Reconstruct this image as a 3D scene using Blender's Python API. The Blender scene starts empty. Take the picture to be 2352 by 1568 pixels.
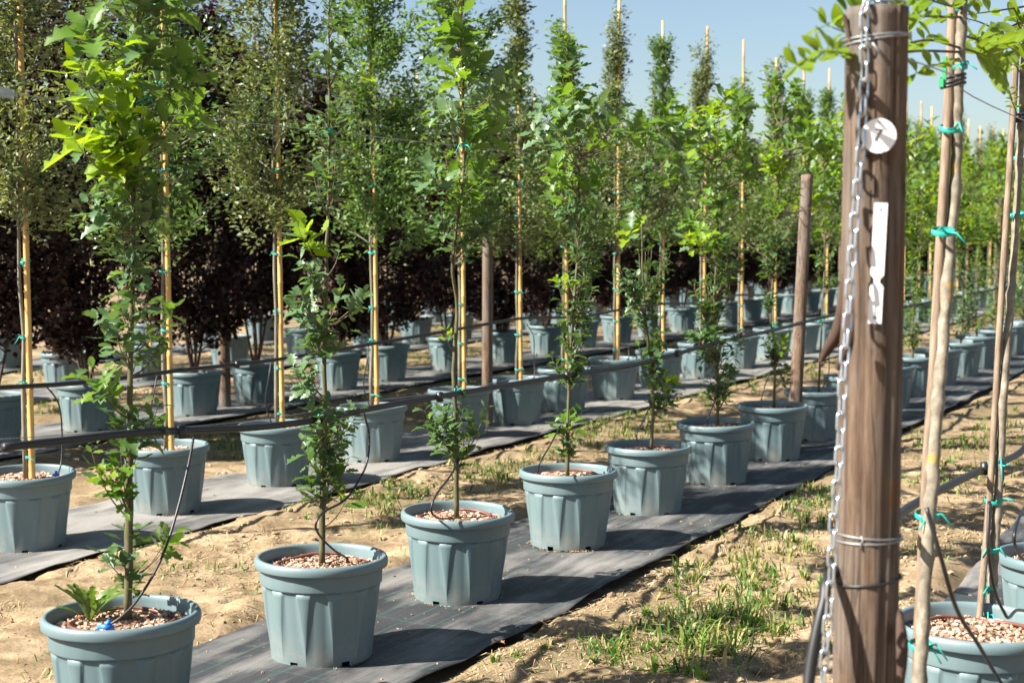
import bpy, bmesh, math, random
import numpy as np
from mathutils import Vector, Matrix, Quaternion
from mathutils.bvhtree import BVHTree

# ------------------------------------------------------------------ camera, sky, sun, exposure
sc = bpy.context.scene
C = sc.collection
CAM_H, YAW, PITCH = 1.64, math.radians(27.41), math.radians(4.244)
FPX = 3450.0                                   # focal length in units of a 2352 px wide frame
cam_d = bpy.data.cameras.new('camera'); cam = bpy.data.objects.new('camera', cam_d); C.objects.link(cam)
cam.location = (0, 0, CAM_H); cam.rotation_euler = (math.pi/2 - PITCH, 0, YAW)
cam_d.sensor_width = 36.0; cam_d.lens = 36.0*FPX/2352.0; cam_d.clip_start = 0.05; cam_d.clip_end = 900
cam_d.dof.use_dof = True; cam_d.dof.focus_distance = 6.0; cam_d.dof.aperture_fstop = 4.2
sc.camera = cam
SUN_AZ = math.radians(-133.3); SUN_EL = math.radians(41.0)
to_sun = Vector((math.cos(SUN_AZ)*math.cos(SUN_EL), math.sin(SUN_AZ)*math.cos(SUN_EL), math.sin(SUN_EL)))
w = bpy.data.worlds.new('World'); sc.world = w; w.use_nodes = True
wn = w.node_tree; bg = wn.nodes['Background']
sky = wn.nodes.new('ShaderNodeTexSky'); sky.sky_type = 'NISHITA'; sky.sun_disc = False
sky.sun_elevation = SUN_EL; sky.sun_rotation = math.atan2(to_sun.x, to_sun.y)
sky.air_density = 1.0; sky.dust_density = 1.2; sky.ozone_density = 1.6
wn.links.new(sky.outputs[0], bg.inputs[0]); bg.inputs[1].default_value = 0.05
sun_d = bpy.data.lights.new('sun', 'SUN'); sun_d.energy = 5.0; sun_d.angle = math.radians(0.5); sun_d.color = (1.0, 0.95, 0.87)
sun = bpy.data.objects.new('sun', sun_d); C.objects.link(sun); sun.location = (-5, -5, 12)
sun.rotation_euler = to_sun.to_track_quat('Z', 'Y').to_euler()
sc.view_settings.view_transform = 'Standard'; sc.view_settings.look = 'None'
sc.view_settings.exposure = 1.64; sc.view_settings.gamma = 1.0; sc.view_settings.use_curve_mapping = False
sc.render.engine = 'CYCLES'
sc.cycles.use_denoising = True; sc.cycles.max_bounces = 6; sc.cycles.transparent_max_bounces = 4
sc.cycles.diffuse_bounces = 4; sc.cycles.glossy_bounces = 2; sc.cycles.transmission_bounces = 4
sc.cycles.caustics_reflective = False; sc.cycles.caustics_refractive = False

rnd = random.Random(7); rng = np.random.default_rng(7)
RT = Vector((math.cos(YAW), math.sin(YAW), 0)); FW = Vector((-math.sin(YAW), math.cos(YAW), 0)); UP = Vector((0, 0, 1))
CAM = Vector((0, 0, CAM_H))

def ray(px, py):
    x = (px - 1176)/FPX; y = -(py - 784)/FPX
    f = Vector((FW.x*math.cos(PITCH), FW.y*math.cos(PITCH), -math.sin(PITCH)))
    u = Vector((FW.x*math.sin(PITCH), FW.y*math.sin(PITCH), math.cos(PITCH)))
    return f + RT*x + u*y
def atv(px, py, X):            # the point of the row plane x = X seen at px, py
    d = ray(px, py); return CAM + d*(X/d.x)
def at(px, py, z=0.0):         # the point of the level z seen at px, py
    d = ray(px, py); return CAM + d*((z - CAM_H)/d.z)
def depth(p):
    q = Vector(p) - CAM
    return q.dot(FW)*math.cos(PITCH) - q.z*math.sin(PITCH)

# ------------------------------------------------------------------ object helpers
def link(o, parent=None):
    C.objects.link(o)
    if parent is not None: o.parent = parent
    return o
def tag(o, label=None, cat=None, group=None, kind=None):
    if label: o['label'] = label
    if cat: o['category'] = cat
    if group: o['group'] = group
    if kind: o['kind'] = kind
    return o
def empty(name, loc=(0, 0, 0), rz=0.0):
    o = bpy.data.objects.new(name, None); o.location = loc; o.rotation_euler = (0, 0, rz); o.empty_display_size = 0.1
    return link(o)
def copy_tree(o, parent=None):
    c = o.copy(); link(c)
    if parent is not None: c.parent = parent
    for ch in list(o.children): copy_tree(ch, c)
    return c

class MB:                      # collects shapes and links them as one mesh object
    def __init__(s): s.v = []; s.f = []; s.m = []
    def add(s, v, f, mi=0):
        n = len(s.v); s.v += [tuple(p) for p in v]; s.f += [tuple(i + n for i in q) for q in f]; s.m += [mi]*len(f)
    def tube(s, pts, rad, n=8, mi=0, cap=True, wob=0.0, r=None):
        pts = [Vector(p) for p in pts]; k = len(pts)
        rad = [rad]*k if not hasattr(rad, '__len__') else rad
        t0 = (pts[1] - pts[0]).normalized(); a = t0.orthogonal().normalized(); V = []
        for i in range(k):
            t = (pts[min(i+1, k-1)] - pts[max(i-1, 0)]).normalized()
            a = (a - t*a.dot(t)).normalized(); b = t.cross(a)
            for j in range(n):
                th = 2*math.pi*j/n; rr = rad[i]*(1 + (wob*(r or rnd).uniform(-1, 1) if wob else 0))
                V.append(pts[i] + (a*math.cos(th) + b*math.sin(th))*rr)
        F = [(i*n+j, i*n+(j+1) % n, (i+1)*n+(j+1) % n, (i+1)*n+j) for i in range(k-1) for j in range(n)]
        if cap: F += [tuple(range(n))[::-1], tuple((k-1)*n + j for j in range(n))]
        s.add(V, F, mi)
    def box(s, M, sx, sy, sz, mi=0):
        V = [M @ Vector((x*sx/2, y*sy/2, z*sz/2)) for x in (-1, 1) for y in (-1, 1) for z in (-1, 1)]
        s.add(V, [(0, 1, 3, 2), (4, 6, 7, 5), (0, 4, 5, 1), (2, 3, 7, 6), (0, 2, 6, 4), (1, 5, 7, 3)], mi)
    def mesh(s, name, mats, smooth=True):
        me = bpy.data.meshes.new(name); me.from_pydata(s.v, [], s.f); me.update()
        for m in (mats if isinstance(mats, (list, tuple)) else [mats]): me.materials.append(m)
        me.polygons.foreach_set('material_index', s.m)
        me.polygons.foreach_set('use_smooth', [smooth]*len(s.f)); return me
    def build(s, name, mats, parent=None, smooth=True):
        return link(bpy.data.objects.new(name, s.mesh(name, mats, smooth)), parent)

def np_mesh(name, V, F, mats, midx=None, smooth=False):          # V (n,3), F (m,k) of one polygon size
    me = bpy.data.meshes.new(name); m, k = F.shape
    me.vertices.add(len(V)); me.vertices.foreach_set('co', np.ascontiguousarray(V, np.float32).ravel())
    me.loops.add(m*k); me.loops.foreach_set('vertex_index', F.astype(np.int32).ravel())
    me.polygons.add(m); me.polygons.foreach_set('loop_start', np.arange(0, m*k, k, dtype=np.int32))
    for mt in (mats if isinstance(mats, (list, tuple)) else [mats]): me.materials.append(mt)
    if midx is not None: me.polygons.foreach_set('material_index', np.asarray(midx, np.int32))
    me.polygons.foreach_set('use_smooth', np.full(m, smooth)); me.update(calc_edges=True); me.validate(); return me

def smooth_path(pts, n=8):     # Catmull-Rom through the points
    P = [Vector(p) for p in pts]; P = [P[0]*2 - P[1]] + P + [P[-1]*2 - P[-2]]; out = []
    for i in range(1, len(P)-2):
        for k in range(n):
            t = k/n; a, b, c, d = P[i-1], P[i], P[i+1], P[i+2]
            out.append(0.5*((2*b) + (c-a)*t + (2*a-5*b+4*c-d)*t*t + (3*b-a-3*c+d)*t**3))
    return out + [P[-2]]

# value noise for geometry
def _h(ix, iy, s):
    v = np.sin(ix*127.1 + iy*311.7 + s*74.7)*43758.5453; return v - np.floor(v)
def vnoise(x, y, s=0):
    ix = np.floor(x); iy = np.floor(y); fx = x-ix; fy = y-iy; fx = fx*fx*(3-2*fx); fy = fy*fy*(3-2*fy)
    return (_h(ix, iy, s)*(1-fx) + _h(ix+1, iy, s)*fx)*(1-fy) + (_h(ix, iy+1, s)*(1-fx) + _h(ix+1, iy+1, s)*fx)*fy
def fbm(x, y, s=0, o=4):
    t = 0; a = 0.5
    for i in range(o): t = t + a*vnoise(x*2**i, y*2**i, s+i*13); a *= 0.5
    return t

# ------------------------------------------------------------------ materials
def new_mat(name):
    m = bpy.data.materials.new(name); m.use_nodes = True; nt = m.node_tree
    return m, nt, nt.nodes['Principled BSDF']
def nd(nt, typ, ins=None, **kw):
    n = nt.nodes.new('ShaderNode'+typ)
    for k, v in kw.items(): setattr(n, k, v)
    for k, v in (ins or {}).items():
        if isinstance(v, bpy.types.NodeSocket): nt.links.new(v, n.inputs[k])
        else: n.inputs[k].default_value = v
    return n
def ramp(nt, fac, stops):
    r = nd(nt, 'ValToRGB', {'Fac': fac}); e = r.color_ramp.elements
    while len(e) < len(stops): e.new(0.5)
    for el, (p, c) in zip(e, stops): el.position = p; el.color = (*c, 1) if len(c) == 3 else c
    return r.outputs[0]
def coords(nt, scale=(1, 1, 1), which='Object'):
    tc = nd(nt, 'TexCoord'); mp = nd(nt, 'Mapping', {'Vector': tc.outputs[which], 'Scale': scale}); return mp.outputs[0]
def noise(nt, vec, scale, detail=4, rough=0.55):
    return nd(nt, 'TexNoise', {'Vector': vec, 'Scale': scale, 'Detail': detail, 'Roughness': rough}).outputs[0]
def mixc(nt, fac, a, b, mode='MIX'):
    n = nd(nt, 'Mix', data_type='RGBA', blend_type=mode)
    for i, v in ((0, fac), (6, a), (7, b)):
        if isinstance(v, bpy.types.NodeSocket): nt.links.new(v, n.inputs[i])
        else: n.inputs[i].default_value = (*v, 1) if hasattr(v, '__len__') and len(v) == 3 else v
    return n.outputs[2]
def math_n(nt, op, a, b=0.0, c=None):
    n = nd(nt, 'Math', operation=op)
    for i, v in enumerate((a, b) if c is None else (a, b, c)):
        if isinstance(v, bpy.types.NodeSocket): nt.links.new(v, n.inputs[i])
        else: n.inputs[i].default_value = v
    return n.outputs[0]
def bump(nt, b, h, strength=0.3, dist=0.01):
    n = nd(nt, 'Bump', {'Height': h, 'Strength': strength, 'Distance': dist}); nt.links.new(n.outputs[0], b.inputs['Normal'])
def setc(nt, b, c, rough=0.6, **kw):
    if isinstance(c, bpy.types.NodeSocket): nt.links.new(c, b.inputs['Base Color'])
    else: b.inputs['Base Color'].default_value = (*c, 1)
    b.inputs['Roughness'].default_value = rough
    for k, v in kw.items(): b.inputs[k.replace('_', ' ')].default_value = v

def mat_plain(name, c, rough=0.6, var=0.25, scale=30, **kw):
    m, nt, b = new_mat(name); v = coords(nt)
    f = noise(nt, v, scale)
    setc(nt, b, mixc(nt, f, tuple(x*(1-var) for x in c), tuple(min(1, x*(1+var)) for x in c)), rough, **kw); return m

def mat_leaf(name, a, bb, c, trans=0.35, rough=0.42, back=1.25, spec=0.5, island=True):
    m, nt, b = new_mat(name)
    g = nd(nt, 'NewGeometry'); oi = nd(nt, 'ObjectInfo')
    r = g.outputs['Random Per Island'] if island else oi.outputs['Random']
    col = ramp(nt, r, [(0.0, a), (0.55, bb), (1.0, c)])
    v = coords(nt); f = noise(nt, v, 25, 2)
    col = mixc(nt, 0.25, col, mixc(nt, f, (0.02, 0.04, 0.01), (0.3, 0.34, 0.1)), 'OVERLAY')
    pale = mixc(nt, 1.0, col, (back, back*1.02, back*1.15), 'MULTIPLY')
    pale = mixc(nt, 0.25, pale, (0.2, 0.23, 0.16))
    col2 = mixc(nt, g.outputs['Backfacing'], col, pale)
    setc(nt, b, col2, rough); b.inputs['Specular IOR Level'].default_value = spec
    tr = nd(nt, 'BsdfTranslucent', {'Color': mixc(nt, 1.0, col, (1.6, 1.5, 0.6), 'MULTIPLY')})
    mx = nd(nt, 'MixShader', {0: trans}); nt.links.new(b.outputs[0], mx.inputs[1]); nt.links.new(tr.outputs[0], mx.inputs[2])
    nt.links.new(mx.outputs[0], nt.nodes['Material Output'].inputs[0]); return m

def mat_bark(name, a, bb, c, lichen=None, scale=(40, 40, 8)):
    m, nt, b = new_mat(name); v = coords(nt, scale)
    f = noise(nt, v, 1.0, 6, 0.65)
    col = ramp(nt, f, [(0.3, a), (0.5, bb), (0.7, c)])
    if lichen:
        f2 = noise(nt, coords(nt), 9, 3); col = mixc(nt, ramp(nt, f2, [(0.66, (0, 0, 0)), (0.71, (.9, .9, .9))]), col, lichen)
    setc(nt, b, col, 0.8); bump(nt, b, f, 0.5, 0.004); return m

def mat_pot():
    m, nt, b = new_mat('pot_plastic'); v = coords(nt); oi = nd(nt, 'ObjectInfo')
    base = mixc(nt, oi.outputs['Random'], (0.100, 0.156, 0.168), (0.128, 0.187, 0.198))
    f = noise(nt, v, 6, 5, 0.6); base = mixc(nt, math_n(nt, 'MULTIPLY', f, 0.35), base, (0.160, 0.206, 0.205))
    sep = nd(nt, 'SeparateXYZ', {0: v})
    dz = nd(nt, 'MapRange', {0: sep.outputs[2], 1: 0.0, 2: 0.16, 3: 0.5, 4: 0.0}).outputs[0]
    dust = math_n(nt, 'MULTIPLY', dz, ramp(nt, noise(nt, v, 14, 6, 0.7), [(0.38, (0, 0, 0)), (0.66, (1, 1, 1))]))
    base = mixc(nt, dust, base, (0.34, 0.27, 0.19))
    spk = ramp(nt, noise(nt, v, 60, 3), [(0.72, (0, 0, 0)), (0.76, (1, 1, 1))])
    spl = math_n(nt, 'MULTIPLY', spk, ramp(nt, noise(nt, v, 5, 2), [(0.5, (0, 0, 0)), (0.62, (1, 1, 1))]))
    base = mixc(nt, math_n(nt, 'MULTIPLY', spl, 0.5), base, (0.33, 0.30, 0.24))
    scr = noise(nt, coords(nt, (60, 60, 3)), 2.0, 3)
    setc(nt, b, base, 0.5)
    nt.links.new(nd(nt, 'MapRange', {0: scr, 1: 0.3, 2: 0.7, 3: 0.36, 4: 0.58}).outputs[0], b.inputs['Roughness'])
    bump(nt, b, noise(nt, v, 160, 2), 0.06, 0.001); return m

def mat_chips(name, stops):
    m, nt, b = new_mat(name); g = nd(nt, 'NewGeometry')
    col = ramp(nt, g.outputs['Random Per Island'], stops)
    col = mixc(nt, 0.3, col, ramp(nt, noise(nt, coords(nt), 120, 3), [(0.3, (0.35, 0.3, 0.25)), (0.7, (1, 1, 1))]), 'MULTIPLY')
    setc(nt, b, col, 0.85); return m

def mat_ground():
    m, nt, b = new_mat('sandy_soil'); v = coords(nt)
    big = noise(nt, v, 0.7, 5, 0.6); mid = noise(nt, v, 5, 6, 0.65); fine = noise(nt, v, 55, 5, 0.7)
    col = ramp(nt, mid, [(0.34, (0.115, 0.079, 0.046)), (0.46, (0.25, 0.178, 0.104)), (0.56, (0.385, 0.285, 0.176)), (0.74, (0.52, 0.405, 0.268))])
    col = mixc(nt, ramp(nt, big, [(0.42, (0, 0, 0)), (0.58, (0.85, 0.85, 0.85))]), col, (0.180, 0.134, 0.074))
    col = mixc(nt, 0.55, col, ramp(nt, fine, [(0.3, (0.4, 0.36, 0.3)), (0.55, (1, 1, 1))]), 'MULTIPLY')
    straw = noise(nt, coords(nt, (30, 160, 1)), 1.0, 2)
    col = mixc(nt, math_n(nt, 'MULTIPLY', ramp(nt, straw, [(0.62, (0, 0, 0)), (0.68, (1, 1, 1))]), 0.35), col, (0.50, 0.37, 0.19))
    setc(nt, b, col, 0.95); b.inputs['Specular IOR Level'].default_value = 0.15
    bump(nt, b, math_n(nt, 'ADD', math_n(nt, 'MULTIPLY', mid, 1.5), fine), 0.55, 0.012); return m

def mat_fabric(name, dust):
    m, nt, b = new_mat(name); v = coords(nt); sep = nd(nt, 'SeparateXYZ', {0: v})
    col = ramp(nt, noise(nt, v, 3, 4), [(0.3, (0.013, 0.0150, 0.019)), (0.7, (0.031, 0.0335, 0.038))])
    def lines(axis, period, w, amp):
        wob = math_n(nt, 'MULTIPLY', math_n(nt, 'SUBTRACT', noise(nt, v, 2.2, 1), 0.5), amp)
        q = math_n(nt, 'ADD', sep.outputs[axis], wob)
        fr = math_n(nt, 'FRACT', math_n(nt, 'MULTIPLY', q, 1.0/period))
        return math_n(nt, 'LESS_THAN', fr, w/period)
    ln = math_n(nt, 'MAXIMUM', lines(0, 0.146, 0.0032, 0.02), lines(1, 0.29, 0.0028, 0.12))
    col = mixc(nt, math_n(nt, 'MULTIPLY', ln, 0.75), col, (0.025, 0.17, 0.13))
    streak = noise(nt, coords(nt, (7, 0.9, 1)), 1.0, 6, 0.65)
    patch = noise(nt, v, 1.1, 5, 0.6)
    d = math_n(nt, 'ADD', math_n(nt, 'MULTIPLY', streak, 0.55), math_n(nt, 'MULTIPLY', patch, 0.6))
    d = ramp(nt, d, [(0.56 - 0.22*dust, (0.03, 0.03, 0.03)), (0.77 - 0.22*dust, (0.9, 0.9, 0.9))])
    col = mixc(nt, d, col, (0.285, 0.268, 0.245))
    spk = ramp(nt, noise(nt, v, 45, 3), [(0.68, (0, 0, 0)), (0.73, (0.8, 0.8, 0.8))]); col = mixc(nt, math_n(nt, 'MULTIPLY', spk, 0.5), col, (0.45, 0.36, 0.25))
    setc(nt, b, col, 0.62)
    wv = nd(nt, 'TexWave', {'Vector': v, 'Scale': 90.0, 'Distortion': 0.0}, wave_type='BANDS', bands_direction='X').outputs[1]
    wv2 = nd(nt, 'TexWave', {'Vector': v, 'Scale': 90.0}, wave_type='BANDS', bands_direction='Y').outputs[1]
    bump(nt, b, math_n(nt, 'ADD', math_n(nt, 'ADD', wv, wv2), math_n(nt, 'MULTIPLY', streak, 6.0)), 0.35, 0.004); return m

def mat_post(name, dark=1.0):
    m, nt, b = new_mat(name); grain = noise(nt, coords(nt, (120, 120, 4)), 1.0, 6, 0.7); f = noise(nt, coords(nt, (30, 30, 3.2)), 1.0, 8, 0.74)
    g2 = noise(nt, coords(nt, (9, 9, 2.2)), 1.0, 4)
    sc_ = lambda c: tuple(x*dark for x in c)
    col = ramp(nt, f, [(0.28, sc_((0.10, 0.065, 0.043))), (0.45, sc_((0.245, 0.158, 0.104))), (0.60, sc_((0.35, 0.245, 0.172))), (0.78, sc_((0.46, 0.375, 0.30)))])
    col = mixc(nt, ramp(nt, g2, [(0.42, (0, 0, 0)), (0.62, (0.85, 0.85, 0.85))]), col, sc_((0.30, 0.262, 0.228)))
    col = mixc(nt, ramp(nt, noise(nt, coords(nt, (12, 12, 5)), 1.0, 3), [(0.64, (0, 0, 0)), (0.74, (0.7, 0.7, 0.7))]), col, sc_((0.42, 0.20, 0.065)))
    col = mixc(nt, 0.75, col, ramp(nt, grain, [(0.32, (0.28, 0.25, 0.23)), (0.52, (1, 1, 1))]), 'MULTIPLY')
    col = mixc(nt, ramp(nt, noise(nt, coords(nt, (16, 16, 7)), 1.0, 5, .7), [(0.58, (0, 0, 0)), (0.68, (.75, .75, .75))]), col, sc_((0.095, 0.062, 0.042)))
    crk = ramp(nt, noise(nt, coords(nt, (30, 30, 0.9)), 1.0, 2), [(0.485, (0, 0, 0)), (0.498, (1, 1, 1)), (0.502, (1, 1, 1)), (0.515, (0, 0, 0))])
    col = mixc(nt, math_n(nt, 'MULTIPLY', crk, 0.45), col, sc_((0.05, 0.03, 0.022)))
    setc(nt, b, col, 0.9); b.inputs['Specular IOR Level'].default_value = 0.2
    bump(nt, b, math_n(nt, 'SUBTRACT', math_n(nt, 'ADD', f, math_n(nt, 'MULTIPLY', grain, .6)), math_n(nt, 'MULTIPLY', crk, .5)), 0.9, 0.008); return m

def mat_bamboo():
    m, nt, b = new_mat('bamboo'); v = coords(nt, (30, 30, 3)); f = noise(nt, v, 1.0, 4); oi = nd(nt, 'ObjectInfo')
    col = ramp(nt, f, [(0.3, (0.50, 0.30, 0.085)), (0.55, (0.62, 0.40, 0.13)), (0.75, (0.68, 0.48, 0.20))])
    col = mixc(nt, math_n(nt, 'MULTIPLY', oi.outputs['Random'], 0.3), col, (0.42, 0.26, 0.11))
    setc(nt, b, col, 0.45); return m

def mat_grass():
    m, nt, b = new_mat('grass_blades'); g = nd(nt, 'NewGeometry')
    col = ramp(nt, g.outputs['Random Per Island'], [(0.0, (0.04, 0.11, 0.016)), (0.4, (0.09, 0.20, 0.024)), (0.60, (0.19, 0.28, 0.04)), (0.76, (0.33, 0.29, 0.09)), (1.0, (0.44, 0.32, 0.15))])
    setc(nt, b, col, 0.55)
    tr = nd(nt, 'BsdfTranslucent', {'Color': col}); mx = nd(nt, 'MixShader', {0: 0.35})
    nt.links.new(b.outputs[0], mx.inputs[1]); nt.links.new(tr.outputs[0], mx.inputs[2]); nt.links.new(mx.outputs[0], nt.nodes['Material Output'].inputs[0]); return m

M = {}
M['pot'] = mat_pot()
M['chips'] = mat_chips('wood_chips', [(0.0, (0.13, 0.065, 0.038)), (0.3, (0.38, 0.225, 0.14)), (0.7, (0.56, 0.375, 0.26)), (1.0, (0.74, 0.59, 0.48))])
M['soil_dark'] = mat_plain('potting_soil', (0.20, 0.13, 0.085), 0.95, 0.5, 60)
M['ground'] = mat_ground()
M['clod'] = mat_chips('soil_clod', [(0.0, (0.15, 0.10, 0.058)), (0.6, (0.36, 0.26, 0.155)), (1.0, (0.48, 0.365, 0.235))])
M['hose'] = mat_plain('black_hose', (0.016, 0.015, 0.017), 0.4, 0.3, 8)
M['pipe'] = mat_plain('black_pipe', (0.013, 0.012, 0.013), 0.5, 0.4, 6)
M['ring'] = mat_plain('brown_drip_tube', (0.15, 0.055, 0.035), 0.5, 0.3, 20)
M['blue'] = mat_plain('blue_plastic', (0.02, 0.17, 0.62), 0.4, 0.1)
M['tie'] = mat_plain('green_tie', (0.015, 0.34, 0.27), 0.45, 0.15)
M['clip'] = mat_plain('green_clip', (0.03, 0.30, 0.12), 0.4, 0.2)
M['wire'] = mat_plain('steel_wire', (0.30, 0.31, 0.31), 0.45, 0.2, Metallic=0.6)
M['zinc'] = mat_plain('galvanised_steel', (0.48, 0.51, 0.54), 0.30, 0.2, 60, Metallic=0.88)
M['white'] = mat_plain('white_plastic', (0.84, 0.83, 0.85), 0.4, 0.04, 15)
M['black'] = mat_plain('black_print', (0.03, 0.03, 0.035), 0.5, 0.1)
M['clear'] = mat_plain('clear_plastic', (0.55, 0.60, 0.62), 0.15, 0.1, Transmission_Weight=0.5)
M['post'] = mat_post('weathered_post', .50); M['post2'] = mat_post('grey_post', .62)
M['flap'] = mat_plain('torn_bark', (0.060, 0.033, 0.021), 0.85, 0.5, 25)
M['stakewood'] = mat_bark('split_wood_stake', (0.095, 0.064, 0.042), (0.20, 0.143, 0.096), (0.28, 0.21, 0.148), None, (60, 60, 3))
M['bark_oak'] = mat_bark('young_oak_bark', (0.036, 0.034, 0.013), (0.080, 0.074, 0.028), (0.150, 0.138, 0.075))
M['bark_lich'] = mat_bark('lichened_bark', (0.095, 0.078, 0.056), (0.19, 0.163, 0.118), (0.32, 0.285, 0.22), (0.33, 0.20, 0.025), (30, 30, 25))
M['bark_grey'] = mat_bark('grey_bark', (0.085, 0.08, 0.06), (0.17, 0.155, 0.115), (0.26, 0.235, 0.18))
M['bark_dark'] = mat_bark('dark_bark', (0.035, 0.022, 0.020), (0.075, 0.05, 0.042), (0.14, 0.10, 0.08))
M['twig'] = mat_bark('twig_bark', (0.07, 0.05, 0.026), (0.13, 0.095, 0.05), (0.20, 0.155, 0.085))
M['bamboo'] = mat_bamboo()
M['grass'] = mat_grass()
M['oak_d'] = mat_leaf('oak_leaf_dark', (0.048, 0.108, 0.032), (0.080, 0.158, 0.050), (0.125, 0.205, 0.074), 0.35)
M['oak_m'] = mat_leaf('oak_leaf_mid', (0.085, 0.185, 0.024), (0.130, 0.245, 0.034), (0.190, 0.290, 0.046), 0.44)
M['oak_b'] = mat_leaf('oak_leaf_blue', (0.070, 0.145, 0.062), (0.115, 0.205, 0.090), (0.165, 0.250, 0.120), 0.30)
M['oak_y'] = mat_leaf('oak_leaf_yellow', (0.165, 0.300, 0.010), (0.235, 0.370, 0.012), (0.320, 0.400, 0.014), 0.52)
M['gloss'] = mat_leaf('glossy_leaf', (0.110, 0.200, 0.014), (0.180, 0.280, 0.020), (0.280, 0.350, 0.040), 0.45, 0.3)
M['holm'] = mat_leaf('holm_leaf', (0.090, 0.122, 0.043), (0.165, 0.205, 0.084), (0.300, 0.330, 0.180), 0.34, 0.45, 1.5)
M['green'] = mat_leaf('green_leaf', (0.058, 0.135, 0.032), (0.118, 0.215, 0.056), (0.225, 0.310, 0.120), 0.36, 0.38, 1.4)
M['bright'] = mat_leaf('bright_leaf', (0.075, 0.160, 0.025), (0.135, 0.245, 0.035), (0.230, 0.320, 0.050), 0.40, 0.4, 1.3)
M['purple'] = mat_leaf('purple_leaf', (0.012, 0.0028, 0.0055), (0.026, 0.0055, 0.011), (0.085, 0.022, 0.034), 0.2, 0.5, 1.4, 0.3)
M['weed'] = mat_leaf('weed_leaf', (0.06, 0.14, 0.025), (0.11, 0.20, 0.035), (0.20, 0.28, 0.04), 0.35)
M['dead'] = mat_plain('dead_leaf', (0.36, 0.16, 0.06), 0.7, 0.3, 20)
M['far'] = mat_leaf('distant_foliage', (0.05, 0.085, 0.03), (0.08, 0.125, 0.045), (0.13, 0.17, 0.07), 0.2)

# ------------------------------------------------------------------ the setting
ROWS = [-0.79, -3.23, -5.70, -8.55, -10.95, -13.40]
WORDS = ('first second third fourth fifth sixth seventh eighth ninth tenth eleventh twelfth thirteenth fourteenth fifteenth sixteenth seventeenth '
         'eighteenth nineteenth twentieth twenty-first twenty-second twenty-third twenty-fourth twenty-fifth twenty-sixth twenty-seventh twenty-eighth '
         'twenty-ninth thirtieth thirty-first thirty-second thirty-third thirty-fourth thirty-fifth thirty-sixth thirty-seventh thirty-eighth thirty-ninth fortieth '
         'forty-first forty-second forty-third forty-fourth forty-fifth forty-sixth forty-seventh forty-eighth forty-ninth fiftieth').split()

def mat_edge(i, side, y):      # how far the woven strip reaches from its row axis
    return 0.52 + 0.045*(fbm(y*0.9 + i*17, np.full_like(y, side*3.1 + 9), 5, 3) - 0.45)*2
DENTS = [(at(x, y, 0.0), r, d) for x, y, r, d in ((540, 1392, .05, .07), (572, 1388, .035, .06), (600, 1428, .03, .05), (480, 1440, .05, .05), (1010, 1395, .03, .04),
         (1790, 1510, .06, .07), (1822, 1540, .04, .05), (1760, 1545, .05, .05), (210, 1300, .05, .05), (350, 1240, .05, .06), (90, 1340, .06, .06))]
def ground_h(x, y):
    near = np.clip((16 - np.abs(y))/6, 0.25, 1)
    h = 0.055*(fbm(x*1.3, y*1.3, 1, 3) - 0.45) + 0.055*(fbm(x*6, y*6, 2, 4) - 0.45)*near
    rid = 1 - np.abs(2*fbm(x*9, y*9, 3, 3) - 0.9); h = h + 0.018*rid*near + 0.010*(fbm(x*22, y*22, 5, 2) - 0.4)*np.clip((11 - np.abs(y))/4, 0, 1)
    for i, X in enumerate(ROWS):
        d = np.abs(x - X); e = mat_edge(i, np.sign(x - X), y)
        k = np.clip((e + 0.06 - d)/0.10, 0, 1); k = k*k*(3-2*k)
        mound = np.exp(-((d - e - 0.16)/0.11)**2)*0.030*fbm(y*5, x*5, 8+i, 2)*2
        h = (h + mound)*(1-k) - 0.014*k
    for p, r, dd in DENTS:
        h = h - dd*np.exp(-(((x-p.x)**2 + (y-p.y)**2)/r**2)**2)
    return h
def axis(parts):
    out = []
    for a, b, n in parts: out.append(np.linspace(a, b, n, endpoint=False))
    return np.concatenate(out + [np.array([parts[-1][1]])])
gx = axis([(-420, -60, 14), (-60, -15, 40), (-15, -6.2, 90), (-6.2, 0.5, 250), (0.5, 4, 40), (4, 60, 20), (60, 300, 8)])
gy = axis([(-40, 1.5, 16), (1.5, 9, 250), (9, 14, 110), (14, 26, 120), (26, 60, 60), (60, 700, 26)])
GX, GY = np.meshgrid(gx, gy); GZ = ground_h(GX, GY)
nx, ny = len(gx), len(gy); idx = np.arange(nx*ny).reshape(ny, nx)
F = np.stack([idx[:-1, :-1], idx[:-1, 1:], idx[1:, 1:], idx[1:, :-1]], -1).reshape(-1, 4)
g_o = link(bpy.data.objects.new('ground', np_mesh('ground', np.stack([GX, GY, GZ], -1).reshape(-1, 3), F, M['ground'], None, True)))
tag(g_o, kind='structure')

def gz(x, y): return float(ground_h(np.array([x]), np.array([y]))[0])

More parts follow.
